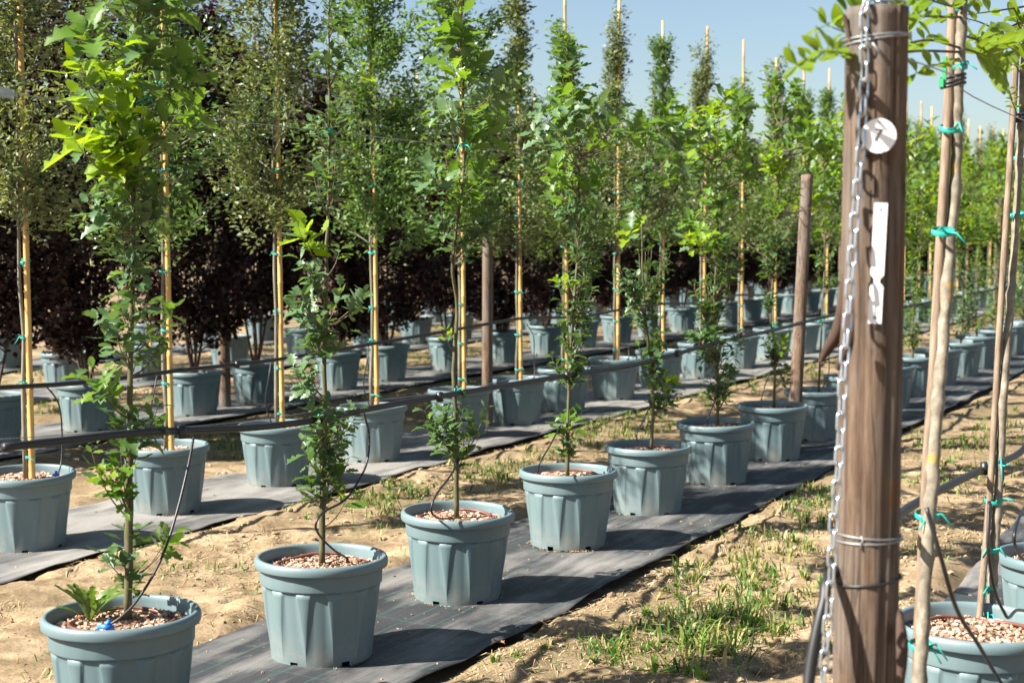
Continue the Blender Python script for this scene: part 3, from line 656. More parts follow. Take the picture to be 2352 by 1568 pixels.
def stake_proto(seed, h=3.8):
    r = random.Random(seed); root = empty('bamboo_stake'); b = MB(); pts = []; rad = []; z = 0.30; k = 0
    while z < h:
        for dz, q in ((0, 1.0), (0.008, 1.16), (0.016, 1.0)):
            pts.append(Vector((0, 0, z + dz))); rad.append(0.0172*q*(1 - 0.25*z/h))
        z += r.uniform(.20, .30); k += 1
    pts.append(Vector((0, 0, h))); rad.append(0.012)
    b.tube(pts, rad, 10); b.build('cane', M['bamboo'], root)
    for z in (0.44, 0.80, 1.08, 1.42, 1.72, 1.95, 2.4, 2.9): tie(Vector((-0.016, -.004, z + r.uniform(-.06, .06))), root, 0.033, 0.020, r, 0.0065, 1, YAW)
    return root
stakes = [stake_proto(1), stake_proto(2), stake_proto(3, 3.72)]
used = set()
def place(proto, loc, rz, label, cat, group, scale=1.0, tilt=(0, 0)):
    o = copy_tree(proto) if proto.name in used else proto
    used.add(proto.name); o.location = loc; o.rotation_euler = (tilt[0], tilt[1], rz); o.scale = (scale,)*3 if not hasattr(scale, '__len__') else scale
    return tag(o, label, cat, group)

def oak_proto(seed, pals, nsh=78, h=2.6):
    r = random.Random(seed); root = empty('oak_tree'); b = MB()
    path = [Vector((r.uniform(-.02, .02), r.uniform(-.02, .02), .33 + (h-.33)*i/8)) for i in range(9)]; path[0] = Vector((0, 0, .33)); tr = smooth_path(path, 4)
    b.tube(tr, [.011*(1 - .8*i/(len(tr)-1)) for i in range(len(tr))], 7); its = []
    for k in range(nsh):
        t = k/nsh; zz = .5 + (h - .42)*t; R = (.095 + .05*math.sin(9*t) + (.24 if t > .5 else 0)*math.sin(math.pi*min(1, (t-.45)*1.8)))*r.uniform(.7, 1.3)
        a = r.uniform(0, 6.28); st = path_at_z(tr, max(.4, zz - .2)); tip = Vector((st.x + R*math.cos(a), st.y + R*math.sin(a), zz + .06))
        sh = bezier(st, st.lerp(tip, .4) + Vector((math.cos(a), math.sin(a), 0))*R*.3, tip, 7); b.tube(sh, [.004*(1-.7*i/6) for i in range(7)], 4, cap=False)
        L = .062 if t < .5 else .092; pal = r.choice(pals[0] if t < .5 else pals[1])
        its += [(q[1], PALS.index(q[2]), q[0]) for q in shoot_leaves(sh, 11, L, pal, r, .25)]
    b.build('trunk', M['bark_oak'], root)
    o = link(bpy.data.objects.new('foliage', scatter_mesh('foliage', OAK, its, [M[p] for p in PALS])), root); o['kind'] = 'stuff'; return root
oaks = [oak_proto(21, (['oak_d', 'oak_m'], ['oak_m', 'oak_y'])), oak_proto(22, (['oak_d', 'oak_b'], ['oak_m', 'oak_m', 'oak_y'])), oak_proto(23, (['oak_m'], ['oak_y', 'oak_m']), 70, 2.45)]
R1FAR = [12.52, 13.62, 14.75, 15.85, 16.95, 18.05, 19.15, 20.25, 21.3]
for i, y in enumerate(R1FAR):
    p = pot(-3.23 + rnd.uniform(-.02, .02), y, f'grey-blue pot of the front row, {WORDS[i]} one past the slim wooden post', 'pots of the front row')
    place(oaks[i % 3], p.location, rnd.uniform(0, 6.28), f'leafy young oak in the {WORDS[i]} front-row pot past the slim post', 'tree', 'young oaks in the front row', rnd.uniform(.95, 1.06))

def seq(first, step, end, jit=.06):
    out = list(first); y = out[-1] + step
    while y < end: out.append(y + rnd.uniform(-jit, jit)); y += step
    return out
R2Y = seq([5.62, 6.70, 7.77, 8.89, 10.15, 11.12, 12.02, 13.15, 14.32, 15.5, 16.8, 18.09], 1.15, 42)
K2 = ['holm', 'green', 'holm', 'green', 'green', 'holm', 'green', 'holm', 'green', 'holm', 'green', 'holm']
V2 = [0, 0, 0, 0, 0, 2, 2, 1, 1, 1, 2, 2]
DESC = {'holm': 'grey-green holm oak on a bare stem', 'green': 'fresh green tree on a bare stem'}
for i, y in enumerate(R2Y):
    p = pot(-5.72 + rnd.uniform(-.04, .04)*(i > 11), y, f'grey-blue pot with a bamboo cane, {WORDS[i]} from the left in the second row', 'pots of the second row', row=2)
    k = K2[i] if i < 12 else rnd.choice(['holm', 'green']); v = V2[i] if i < 12 else rnd.choice((1, 2)); s = 1.0 if i < 12 else rnd.uniform(.92, 1.05)
    place(protos[k][v], p.location, rnd.uniform(0, 6.28), f'{DESC[k]}, {WORDS[i]} from the left in the second row', 'tree', 'staked trees of the second row', s)
    off = RT*0.036 - FW*0.006
    place(stakes[i % 3], p.location + off, rnd.uniform(-.2, .2), f'yellow bamboo cane beside the {WORDS[i]} stem from the left in the second row', 'stake', 'bamboo stakes of the second row', 1.0,
          (rnd.uniform(-.006, .006), rnd.uniform(-.012, .004)))
R3Y = seq([6.9, 8.10, 9.12, 10.36, 11.36, 12.62, 13.67, 14.91, 16.15, 17.41], 1.2, 60)
for i, y in enumerate(R3Y):
    p = pot(-8.56 + rnd.uniform(-.05, .05), y, f'shaded grey-blue pot, {WORDS[i]} from the left in the purple shrub row', 'pots of the purple shrub row', row=3)
    place(protos['purple'][i % 3], p.location, rnd.uniform(0, 6.28), f'dark purple multi-stem shrub, {WORDS[i]} from the left in its row', 'shrub', 'purple shrubs', (1.0, 1.0, rnd.uniform(1.04, 1.12) if i < 5 else rnd.uniform(.86, .95)))
R4Y = seq([9.0, 10.15, 11.29, 12.53, 13.9, 15.46, 16.93], 1.2, 46)
for i, y in enumerate(R4Y):
    p = pot(-10.93 + rnd.uniform(-.05, .05), y, f'grey-blue pot behind the purple shrubs, {WORDS[i]} from the left in the fourth row', 'pots of the fourth row', row=4)
    k = rnd.choice(['holm', 'green']); place(protos[k][rnd.choice((1, 2))], p.location, rnd.uniform(0, 6.28), f'{DESC[k]} behind the purple shrubs, {WORDS[i]} in the fourth row', 'tree', 'trees of the fourth row', rnd.uniform(.9, 1.02))
    place(stakes[i % 3], p.location + RT*0.036, rnd.uniform(0, 1), f'bamboo cane behind the purple shrubs, {WORDS[i]} in the fourth row', 'stake', 'bamboo stakes of the fourth row')
R5Y = seq([11.6], 1.25, 48)
for i, y in enumerate(R5Y):
    p = pot(-13.38 + rnd.uniform(-.05, .05), y, f'small-looking grey-blue pot, {WORDS[i]} from the left in the rearmost row', 'pots of the rearmost row', row=5)
    k = rnd.choice(['holm', 'green']); place(protos[k][rnd.choice((1, 2))], p.location, rnd.uniform(0, 6.28), f'{DESC[k]} far behind, {WORDS[i]} in the rearmost row', 'tree', 'trees of the rearmost row', rnd.uniform(.85, .98))

# distant tree line across the open field
r = random.Random(5); its = []
for _ in range(520):
    a = r.uniform(-0.35, 1.25); d = r.uniform(75, 130); base = Vector((-d*math.sin(a), d*math.cos(a), 0)); hh = r.uniform(3.0, 6.5); ww = r.uniform(1.5, 3.5)
    for k in range(90):
        p = base + Vector((r.gauss(0, ww*.5), r.gauss(0, ww*.5), hh*(.15 + .85*math.sqrt(r.random()))))
        its.append((2, 0, frame(p, Vector((r.gauss(0, 1), r.gauss(0, 1), r.gauss(0, .6))), Vector((r.gauss(0, .5), r.gauss(0, .5), 1)), r.uniform(.4, .9))))
o = link(bpy.data.objects.new('distant_treeline', scatter_mesh('distant_treeline', DIAM, its, [M['far']], False)))
tag(o, 'far-off low tree line beyond the nursery field', 'trees', kind='stuff')

# ------------------------------------------------------------------ row-end post with chain, tags and wires
root_skin = {}
def post(name, base, top, r0, r1, m, label, seed, cracks=3, group=None, n=40, k=70):
    r = random.Random(seed); base = Vector(base); top = Vector(top); root = empty(name, base); b = MB(); V = []
    cr = [(r.uniform(0, 6.28), r.uniform(.2, 1)) for _ in range(cracks)]
    if seed == 1: cr = [(VIEW - 0.12, 1.0), (VIEW + .55, .8), (VIEW - 1.3, .6)]
    ax = top - base
    ts = np.linspace(0, 1, k); th = np.linspace(0, 2*math.pi, n, endpoint=False)
    TT, TH = np.meshgrid(ts, th, indexing='ij'); s = seed*7.7
    nz = fbm(np.cos(TH)*2.2 + s, np.sin(TH)*2.2 + TT*2.0 + s, seed, 3) - .45; nz2 = fbm(TH*9, TT*6, seed+3, 2) - .4
    R = (r0 + (r1-r0)*TT)*(1 + .13*nz + .014*nz2)
    for a, d in cr:
        aa = a + .12*np.sin(TT*5 + a*3); da = np.angle(np.exp(1j*(TH - aa))); R = R*(1 - .10*d*np.exp(-(da/.075)**2)*np.clip(np.sin(TT*3.0 + a)*1.5 + .6, 0, 1))
    for i in range(k):
        c = ax*ts[i]
        for j in range(n): V.append((c.x + R[i, j]*math.cos(th[j]), c.y + R[i, j]*math.sin(th[j]), c.z))
    F = [(i*n+j, i*n+(j+1) % n, (i+1)*n+(j+1) % n, (i+1)*n+j) for i in range(k-1) for j in range(n)]
    V.append(tuple(ax + Vector((0, 0, .002)))); F += [((k-1)*n+j, (k-1)*n+(j+1) % n, k*n) for j in range(n)]
    b.add(V, F); b.build('shaft', m, root); tag(root, label, 'post', group); root_skin[root.name] = BVHTree.FromPolygons([Vector(v) + base for v in V], F); return root
PX, PY = -0.79, 3.20
VIEW = math.atan2(-PY, -PX)                       # direction from the post to the camera
p_top = atv(2015, 20, PX); p_bot = Vector((PX - .004, PY, -.05))
bp = post('wooden_post', p_bot, p_top, 0.071, 0.0655, M['post'], 'thick weathered wooden post carrying a steel chain and a round number 7 tag', 1, n=64, k=110)
SKIN = root_skin[bp.name]
def on_post(px, py, off=0.0):                     # point on the post's skin (plus off) seen at px, py
    d = ray(px, py).normalized(); h = SKIN.ray_cast(CAM, d)[0]
    if h is None: h = CAM + d*Vector((PX, PY, 0)).length
    return h - d*off
def skin_r(a, z):
    o = Vector((PX + math.cos(a)*.4, PY + math.sin(a)*.4, z)); h = SKIN.ray_cast(o, Vector((-math.cos(a), -math.sin(a), 0)))[0]
    return .068 if h is None else math.hypot(h.x - PX, h.y - PY)
PB = Vector(bp.location)
def band(py, R, m, name, tilt=0.0, rad=0.0022, a0=0, a1=2*math.pi):
    c = on_post(2000, py); z = c.z; b = MB()
    rr = [skin_r(a, z) for a in np.linspace(a0, a1, 40)]; rr = [max(rr[max(0, i-2):i+3]) + rad*.6 for i in range(40)]
    pts = [Vector((PX + q*math.cos(a), PY + q*math.sin(a), z + tilt*math.sin(a - VIEW))) for q, a in zip(rr, np.linspace(a0, a1, 40))]
    b.tube([p - PB for p in pts], rad, 6); return b.build(name, M[m], bp)
band(80, .0675, 'wire', 'wire_wrap', .006); band(88, .0680, 'wire', 'wire_wrap', .010); band(1238, .0735, 'wire', 'wire_wrap', -.003, .0018); band(1250, .0735, 'wire', 'wire_wrap', .003, .0018)
band(1345, .0738, 'hose', 'black_tie', .010, .003)
b = MB(); q = on_post(1978, 1246, .006)
b.tube([q - PB + Vector((0, 0, dz)) + RT*dx for dx, dz in ((0, .014), (.004, .004), (-.002, -.004), (.002, -.016))], .0022, 5); b.build('wire_twist', M['wire'], bp)
q = on_post(1998, 92, .004); b = MB(); b.tube([q - PB, q - PB + RT*.012 - UP*.018 - FW*.01, q - PB + RT*.022 - UP*.034 - FW*.008], .0026, 6); b.build('wire_tail', M['wire'], bp)
# peeled bark on the left edge, splinter and torn strip
def strip(pts, wd, m, name, thick=.004, nrm=None):
    pts = smooth_path(pts, 5); b = MB(); V = []; k = len(pts)
    for i, p in enumerate(pts):
        t = (pts[min(i+1, k-1)] - pts[max(i-1, 0)]).normalized(); x = t.cross(FW).normalized()*(wd*math.sin(math.pi*(0.12 + .8*i/(k-1)))); n = FW*thick
        V += [p - x - n, p + x - n, p + x + n, p - x + n]
    F = [(4*i+a, 4*i+(a+1) % 4, 4*i+4+(a+1) % 4, 4*i+4+a) for i in range(k-1) for a in range(4)] + [(0, 1, 2, 3), (4*k-4, 4*k-1, 4*k-2, 4*k-3)]
    b.add([p - PB for p in V], F); return b.build(name, M[m], bp)
lp = lambda x, y, back=0.0: CAM + ray(x, y).normalized()*((Vector((PX, PY, 0)).length)/math.cos(0) + back)
strip([lp(1950, 560, -.03), lp(1940, 680, -.03), lp(1925, 760, -.02), lp(1902, 800, -.01), lp(1884, 832, .0)], .014, 'flap', 'bark_strip')
strip([lp(1968, 640, -.055), lp(1960, 730, -.055), lp(1948, 800, -.05), lp(1922, 850, -.03)], .016, 'flap', 'bark_strip')
strip([lp(1952, 95, -.03), lp(1946, 60, -.02), lp(1938, 34, -.02)], .006, 'flap', 'splinter', .003)
strip([lp(2066, 1400, .02), lp(2072, 1490, .01), lp(2066, 1600, .01)], .012, 'flap', 'bark_strip')
# number disc
def disc_mesh(R, T, n=40):
    b = MB(); V = [(R*math.cos(2*math.pi*i/n), R*math.sin(2*math.pi*i/n), z) for z in (0, T) for i in range(n)]
    b.add(V, [tuple(range(n))[::-1], tuple(range(n, 2*n))] + [(i, (i+1) % n, n+(i+1) % n, n+i) for i in range(n)]); return b
face = (CAM - Vector((PX, PY, 1.9))).normalized()
def facing(c, spin=0.0, yawoff=0.0, tilt=0.0):
    z = Vector((math.cos(VIEW + yawoff), math.sin(VIEW + yawoff), 0)); x = UP.cross(z).normalized(); y = z.cross(x)
    return Matrix.Translation(c) @ Matrix((( x.x, y.x, z.x, 0), (x.y, y.y, z.y, 0), (x.z, y.z, z.z, 0), (0, 0, 0, 1))) @ Matrix.Rotation(spin, 4, 'Z') @ Matrix.Rotation(tilt, 4, 'X')
c = on_post(2018, 312, .007); root = empty('number_tag'); root.matrix_world = facing(c, 0, .10)
disc_mesh(.0355, .002).build('disc', M['white'], root, False)
tc = bpy.data.curves.new('numeral', 'FONT'); tc.body = '7'; tc.size = .038; tc.align_x = 'CENTER'; tc.align_y = 'CENTER'; tc.extrude = .0004
to = bpy.data.objects.new('numeral_text', tc); link(to); bpy.context.view_layer.update()
nm = bpy.data.meshes.new_from_object(to.evaluated_get(bpy.context.evaluated_depsgraph_get())); bpy.data.objects.remove(to); nm.materials.clear(); nm.materials.append(M['black'])
no = link(bpy.data.objects.new('numeral', nm), root); no.location = (-.002, 0, .0028); no.rotation_euler = (0, 0, -.12)
disc_mesh(.0022, .002, 12).build('nail', M['zinc'], root, False).location = (0, .027, .002)
tag(root, 'round white number tag printed 7 on the thick chained post', 'number tag')
# plant label
c = on_post(2016, 605, .007); root = empty('plant_label'); root.matrix_world = facing(c, -.035, .08)
h2, hw = .125, .0135; ny = -.036
P = [(-hw, h2), (hw, h2), (hw, ny+.012), (hw*.45, ny+.004), (hw*.45, ny-.004), (hw, ny-.012), (hw, -h2), (-hw, -h2), (-hw, ny-.012), (-hw*.45, ny-.004), (-hw*.45, ny+.004), (-hw, ny+.012)]
b = MB(); n = len(P); V = [(x, y, z) for z in (0, .0015) for x, y in P]
Fq = []
for o_ in (0, n):
    q = [(11, 0, 1, 2), (10, 11, 2, 3), (9, 10, 3, 4), (8, 9, 4, 5), (7, 8, 5, 6)]; Fq += [tuple(i + o_ for i in (f if o_ == 0 else f[::-1])) for f in q]
b.add(V, Fq + [(i, n+i, n+(i+1) % n, (i+1) % n) for i in range(n)]); b.build('strip', M['white'], root, False)
b = MB(); b.box(Matrix.Translation((0, -.098, .0018)), .0016, .022, .0012); V = [(.0036*math.cos(a), -.112 + .0036*math.sin(a), .0026) for a in np.linspace(0, 6.28, 14)[:-1]]
b.add(V, [tuple(range(13))]); b.build('keyhole_slot', M['flap'], root, False)
disc_mesh(.0026, .002, 12).build('nail', M['zinc'], root, False).location = (-.001, .112, .0015)
tag(root, 'long white notched plant label nailed below the number tag', 'label')
# chain
def link_mesh():
    b = MB(); L, Wd, rr = .0205, .0088, .0030; pts = []
    for i in range(13): a = math.pi*i/12; pts.append(Vector((Wd*math.cos(a), (L-Wd) + Wd*math.sin(a), 0)))
    for i in range(13): a = math.pi + math.pi*i/12; pts.append(Vector((Wd*math.cos(a), -(L-Wd) + Wd*math.sin(a), 0)))
    V = []; k = len(pts); n = 8
    for i in range(k):
        t = (pts[(i+1) % k] - pts[i-1]).normalized(); a = Vector((0, 0, 1)); c = t.cross(a)
        for j in range(n): th = 2*math.pi*j/n; V.append(pts[i] + (a*math.cos(th) + c*math.sin(th))*rr)
    b.add(V, [(i*n+j, i*n+(j+1) % n, ((i+1) % k)*n+(j+1) % n, ((i+1) % k)*n+j) for i in range(k) for j in range(n)])
    return b.mesh('link', M['zinc'])
LK = link_mesh()
dist = Vector((PX, PY, 0)).length
def cp(px, py, off): d = ray(px, py); d2 = d/math.hypot(d.x, d.y); return CAM + d2*(dist - off)
cpath = [cp(2062, 14, .0) + UP*.004, cp(2030, 8, .02) + UP*.004, cp(2000, 8, .055), cp(1986, 26, .078), cp(1985, 180, .080), cp(1978, 330, .085), cp(1965, 480, .094), cp(1950, 700, .115), cp(1938, 850, .14), cp(1928, 1050, .17), cp(1915, 1200, .19),
         cp(1908, 1350, .21), cp(1895, 1500, .23), cp(1884, 1640, .25), cp(1872, 1800, .27)]
sp = smooth_path(cpath, 24); root = empty('steel_chain', sp[0]); acc = 0; nxt = 0; k = 0; pitch = .0345
for a, b_ in zip(sp, sp[1:]):
    seg = (b_ - a).length
    while nxt <= acc + seg:
        p = a.lerp(b_, (nxt-acc)/max(seg, 1e-9)); t = (b_-a).normalized()
        side = RT if k % 2 == 0 else FW
        side = (side + (FW if k % 2 == 0 else -RT)*rnd.uniform(.1, .45)); x = (side - t*side.dot(t)).normalized(); z = x.cross(t)
        o = link(bpy.data.objects.new('link', LK), root)
        o.matrix_local = Matrix(((x.x, t.x, z.x, p.x-sp[0].x), (x.y, t.y, z.y, p.y-sp[0].y), (x.z, t.z, z.z, p.z-sp[0].z), (0, 0, 0, 1))); nxt += pitch; k += 1
    acc += seg
tag(root, 'galvanised steel chain hanging down the thick wooden post', 'chain')

# slimmer posts further off
def slim(base, topz, r0, label, seed, lean=(0, 0)):
    post('wooden_post', (base[0], base[1], -.05), (base[0]+lean[0], base[1]+lean[1], topz), r0*1.05, r0*.95, M['post2'], label, seed, 2, 'slim wooden posts in the rows', 28, 46)
slim((-3.23, 10.74), 2.05, .047, 'slim wooden post in the front row, between the seventh and eighth pots', 2, (0, .27))
slim((-5.82, 10.78), 1.97, .044, 'slim wooden post in the second row, left of a double bamboo cane', 3, (0, .02))
slim((-8.62, 10.92), 2.0, .052, 'dark wooden post among the purple shrubs, between two shaded pots', 4)
slim((-8.62, 7.55), 2.0, .050, 'dark wooden post among the purple shrubs at the left edge', 5)
slim((-10.95, 16.3), 2.0, .048, 'wooden post in the row behind the purple shrubs', 6)
slim((-5.72, 21.3), 2.0, .050, 'wooden post in the second row, seen just left of the thick post', 7)
slim((-3.30, 19.72), 2.05, .050, 'wooden post in the front row, seen between the two lichened stems', 8)

# ------------------------------------------------------------------ row 0: lichened trees with wooden stakes
pa = pot(-0.84, 4.78, 'grey-blue pot holding a lichened tree, lower right corner', 'pots beside the thick post', .1, row=0)
pb = pot(-0.72, 5.90, 'grey-blue pot at the right edge with a looped hose', 'pots beside the thick post', .2, row=0)
pc = pot(-0.86, 3.62, 'grey-blue pot below the first lichened tree, beside the thick post', 'pots beside the thick post', .2, row=0)
def leaf_branch(root, L0, px, X, r, nleaf, L=.062, u0=.25, pal='gloss', rad=.0042, yoff=(0, 0)):
    P = [atv(x, y, X) for x, y in px]
    P = [p + FW*(yoff[0] + (yoff[1]-yoff[0])*i/max(1, len(P)-1)) for i, p in enumerate(P)]
    pts = smooth_path(P, 6); b = MB(); k = len(pts)
    b.tube([p - L0 for p in pts], [rad*(1 - .7*i/(k-1)) for i in range(k)], 6); b.build('branch', M['bark_dark'], root)
    nleaf = int(nleaf*1.6); nd_ = max(1, nleaf//4); ph = 0
    for i in range(nd_):
        q = (u0 + (1-u0)*(i + r.random()*.5)/nd_ if i < nd_-1 else 1.0)*(k-1); a = min(int(q), k-2); p = pts[a].lerp(pts[a+1], q-a); t = (pts[a+1]-pts[a]).normalized()
        for j in range(4 if i < nd_-1 else 6):
            ph += 2.1; o1 = t.orthogonal().normalized(); o2 = t.cross(o1); rad_ = o1*math.cos(ph) + o2*math.sin(ph)
            d = rad_*.8 + t*.6 + UP*r.uniform(-.1, .6); n = UP*.8 + rad_*-.3 + Vector((r.gauss(0, .4), r.gauss(0, .4), r.gauss(0, .4)))
            mx = frame(p, d, n, L*r.uniform(.6, 1.25)); o = link(bpy.data.objects.new('leaf', leaf_mesh('ell', r.randrange(3), pal)), root); o.matrix_local = Matrix.Translation(-L0) @ mx
def lich_tree(px, X, loc, r0, label, seed, branches):
    r = random.Random(seed); L0 = Vector(loc); root = empty('lichened_tree', loc); tag(root, label, 'tree')
    path = smooth_path([atv(x, y, X) for x, y in px], 8); b = MB(); k = len(path); rad = []
    for i, p in enumerate(path):
        q = r0*(1 - .25*i/(k-1))
        if r.random() < .2: q *= 1.18
        rad.append(q*(1 + r.uniform(-.05, .05)))
    b.tube([p - L0 + Vector((r.uniform(-1, 1), r.uniform(-1, 1), 0))*.0022 for p in path], rad, 14, wob=.075, r=r); b.build('trunk', M['bark_lich'], root)
    for kw in branches: leaf_branch(root, L0, *kw[:1], X, r, *kw[1:])
    return root
lich_tree([(2112,1640),(2118,1480),(2128,1300),(2142,1100),(2160,860),(2178,620),(2196,380),(2200,270),(2205,120),(2210,0),(2214,-80)], -.80, (-.86, 3.62, .03), .0165,
  'lichen-spotted tree stem just beside the thick post, tied to a wooden stake', 31,
  [([(2203,110),(2150,85),(2090,88),(2020,60),(1960,20)], 26, .060, .2, 'gloss', .004, (0, .25)), ([(2204,120),(2120,112),(2000,118),(1935,96),(1880,124)], 20, .050, .62, 'gloss', .004, (0, .2)),
   ([(2202,135),(2150,150),(2105,168)], 8, .05, .3, 'gloss', .003), ([(2206,40),(2120,30),(2050,15),(1985,8)], 30, .060, .15, 'gloss', .004, (0, .15)), ([(2207,20),(2150,5),(2110,-15)], 16, .060, .2, 'gloss', .004),
   ([(2206,80),(2250,100),(2290,120),(2330,95)], 30, .075, .2, 'gloss', .004, (0, -.1)), ([(2204,110),(2240,130),(2262,160)], 14, .07, .3, 'gloss', .004, (0, -.1)), ([(2206,30),(2222,20),(2235,5)], 6, .05, .3, 'gloss', .003)])
lich_tree([(2272,1462),(2280,1330),(2288,1200),(2297,1060),(2306,880),(2320,700),(2333,520),(2344,330),(2352,150),(2358,20),(2362,-80)], -.84, (-.84, 4.78, .03), .0150,
  'lichen-spotted tree stem near the right edge, tied to a wooden stake', 32,
  [([(2352,130),(2310,95),(2270,110)], 14, .06, .3, 'gloss', .004), ([(2350,180),(2330,150),(2300,160)], 8, .05, .3, 'gloss', .003), ([(2356,15),(2300,20),(2230,25)], 5, .05, .6, 'gloss', .004, (0, .1)),
   ([(2354,80),(2340,60),(2335,40)], 14, .07, .2, 'gloss', .004), ([(2345,280),(2325,235),(2318,205)], 14, .035, .3, 'gloss', .002), ([(2352,50),(2300,65),(2250,45),(2195,30)], 4, .05, .6, 'gloss', .004, (0, .05))])
def wood_stake(px, X, loc, label, ties, seed, w=.027):
    r = random.Random(seed); L0 = Vector(loc); root = empty('wooden_stake', loc); b = MB(); pts = smooth_path([atv(x, y, X) for x, y in px], 6); pts = [p + (p - CAM).normalized()*.046 for p in pts]; V = []; k = len(pts)
    ang = 0.5
    for i, p in enumerate(pts):
        for j in range(8):
            a = ang + 2*math.pi*j/8; q = w*.5*(1.18 if j % 2 else 1.0)*(1 + r.uniform(-.05, .05)); V.append(p - L0 + Vector((math.cos(a)*q, math.sin(a)*q, 0)))
    b.add(V, [(i*8+j, i*8+(j+1) % 8, (i+1)*8+(j+1) % 8, (i+1)*8+j) for i in range(k-1) for j in range(8)] + [tuple((k-1)*8+j for j in range(8))]); b.build('pole', M['stakewood'], root)
    for x, y in ties: tie(atv(x, y, X) - L0 + RT*.002 - FW*.004, root, .030, .021, r, .0065, 2, YAW + r.uniform(-.15, .15))
    tag(root, label, 'stake', 'wooden stakes beside the lichened trees'); return root
wood_stake([(2103,1640),(2108,1480),(2117,1300),(2127,1100),(2143,860),(2156,620),(2170,390),(2178,250),(2184,100),(2190,-60)], -.815, (-.875, 3.61, .03), 'split wooden stake tied left of the stem by the thick post',
           [(2112,1480),(2127,1182),(2164,532),(2182,296),(2193,152),(2198,18)], 1, .025)
wood_stake([(2246,1455),(2257,1330),(2270,1180),(2282,1000),(2292,820),(2304,620),(2318,400),(2330,200),(2336,60)], -.855, (-.86, 4.75, .03), 'split wooden stake tied left of the stem near the right edge',
           [(2262,1408),(2268,1342),(2273,1258),(2280,1148),(2288,1062),(2330,492),(2342,362),(2350,250)], 2, .021)
# the clips that hold the stems to the wire
def clip(px, py, X, label):
    c = atv(px, py, X); root = empty('wire_clip', c); b = MB()
    b.box(Matrix.Translation(-RT*.026 - FW*.01 + UP*.012), .010, .014, .075); b.box(Matrix.Translation(-RT*.034 - FW*.012 - UP*.018), .012, .014, .022); b.build('clip_body', M['clip'], root, False)
    b = MB()
    for dz, tl in ((0, .006), (-.012, .008), (-.022, .007)):
        b.tube([Vector((.030*math.cos(a)*RT.x - .022*math.sin(a)*FW.x, .030*math.cos(a)*RT.y - .022*math.sin(a)*FW.y, dz + tl*math.cos(a))) for a in np.linspace(0, 6.28, 18)], .0045, 6)
    b.build('rubber_strap', M['hose'], root); tag(root, label, 'clip', 'wire clips on the lichened stems')
clip(2190, 176, -.80, 'green and black clip strapping the stem by the thick post to the wire')
clip(2346, 262, -.84, 'green and black clip strapping the right-edge stem to the wire')

# ------------------------------------------------------------------ wires, pipes and hoses
def line_thing(name, pts, rad, m, label, cat, n=6, per=6, clips=None):
    P = smooth_path(pts, per); root = empty(name, P[0]); b = MB(); b.tube([p - P[0] for p in P], rad, n); b.build(cat.replace(' ', '_') + '_run', M[m], root)
    if clips:
        for p in clips:
            bb = MB(); q = Vector(p) - P[0]; bb.tube([q + UP*.022, q - UP*.020], rad*1.25, 7); bb.tube([q + UP*.016 - Vector((0, .012, 0)), q + UP*.016 + Vector((0, .012, 0))], rad*.6, 6); bb.build('hanger', M['hose'], root)
    return tag(root, label, cat)
p1 = [atv(x, y, -3.20) for x, y in [(8,1027),(160,1010),(300,995),(440,988),(600,980),(740,962),(840,940),(1050,903),(1303,862),(1490,830),(1650,785),(1780,757),(1925,722)]]
y = p1[-1].y
while y < 22: y += 1.1; p1.append(Vector((-3.20, y, .92 + .03*math.sin(y*2.9))))
line_thing('drip_pipe', p1, .0125, 'pipe', 'black drip pipe sagging along the front row of oaks', 'pipe', 9, 6, [atv(418, 992, -3.19), atv(1010, 912, -3.19), atv(1303, 864, -3.19)] + [atv(1555, 812, -3.19), atv(1700, 770, -3.19)])
w1 = [Vector((p.x - .03, p.y, p.z + .018 + .01*math.sin(p.y*3))) for p in p1]
line_thing('support_wire', w1, .0016, 'wire', 'thin steel wire just above the front row drip pipe', 'wire', 4, 3)
line_thing('support_wire', [Vector((-3.25, 2.9, 2.03)), Vector((-3.25, 4.7, 2.01)), Vector((-3.25, 10, 2.0)), Vector((-3.25, 22, 2.01))], .0021, 'wire', 'upper steel wire the front row oaks are tied to', 'wire', 5, 10)
p2 = [atv(x, y, -5.66) for x, y in [(-60,893),(0,890),(210,877),(400,852),(640,825),(900,782),(1130,742),(1210,730),(1330,728),(1420,712)]]
y = p2[-1].y
while y < 34: y += 1.15; p2.append(Vector((-5.66, y, .87 + .03*math.sin(y*2.7))))
line_thing('drip_pipe', p2, .0125, 'pipe', 'black drip pipe along the bamboo-staked second row', 'pipe', 8, 5, [atv(545, 838, -5.65), atv(735, 812, -5.65)])
line_thing('support_wire', [Vector((-5.74, 5, 2.0)), Vector((-5.74, 12, 1.99)), Vector((-5.74, 34, 2.0))], .002, 'wire', 'upper steel wire of the bamboo-staked second row', 'wire', 4, 8)
p3 = [atv(x, y, -8.5) for x, y in [(-60,752),(30,750),(250,728),(420,705),(560,690),(700,682),(900,670),(1200,640)]]
y = p3[-1].y
while y < 34: y += 1.2; p3.append(Vector((-8.5, y, 1.0 + .03*math.sin(y*2.5))))
line_thing('drip_pipe', p3, .0125, 'pipe', 'black drip pipe along the purple shrub row', 'pipe', 7, 4)
p0 = [0, 0, atv(2078, 1172, -.90), atv(2200, 1104, -.90), atv(2285, 1066, -.90), atv(2352, 1030, -.90), Vector((-.88, 6.4, .9)), Vector((-.86, 9, .92)), Vector((-.86, 14, .92))]
riser = [lp(1846, 1700, -.02), lp(1858, 1560, -.02), lp(1874, 1460, -.02), lp(1893, 1380, -.01), lp(1908, 1320, .03)]
line_thing('drip_pipe', riser + [Vector((PX - .03, PY + .115, .93))] + p0[2:], .0125, 'pipe', 'black pipe rising by the thick post and along the lichened trees', 'pipe', 10, 8, [atv(2262, 1076, -.89)])
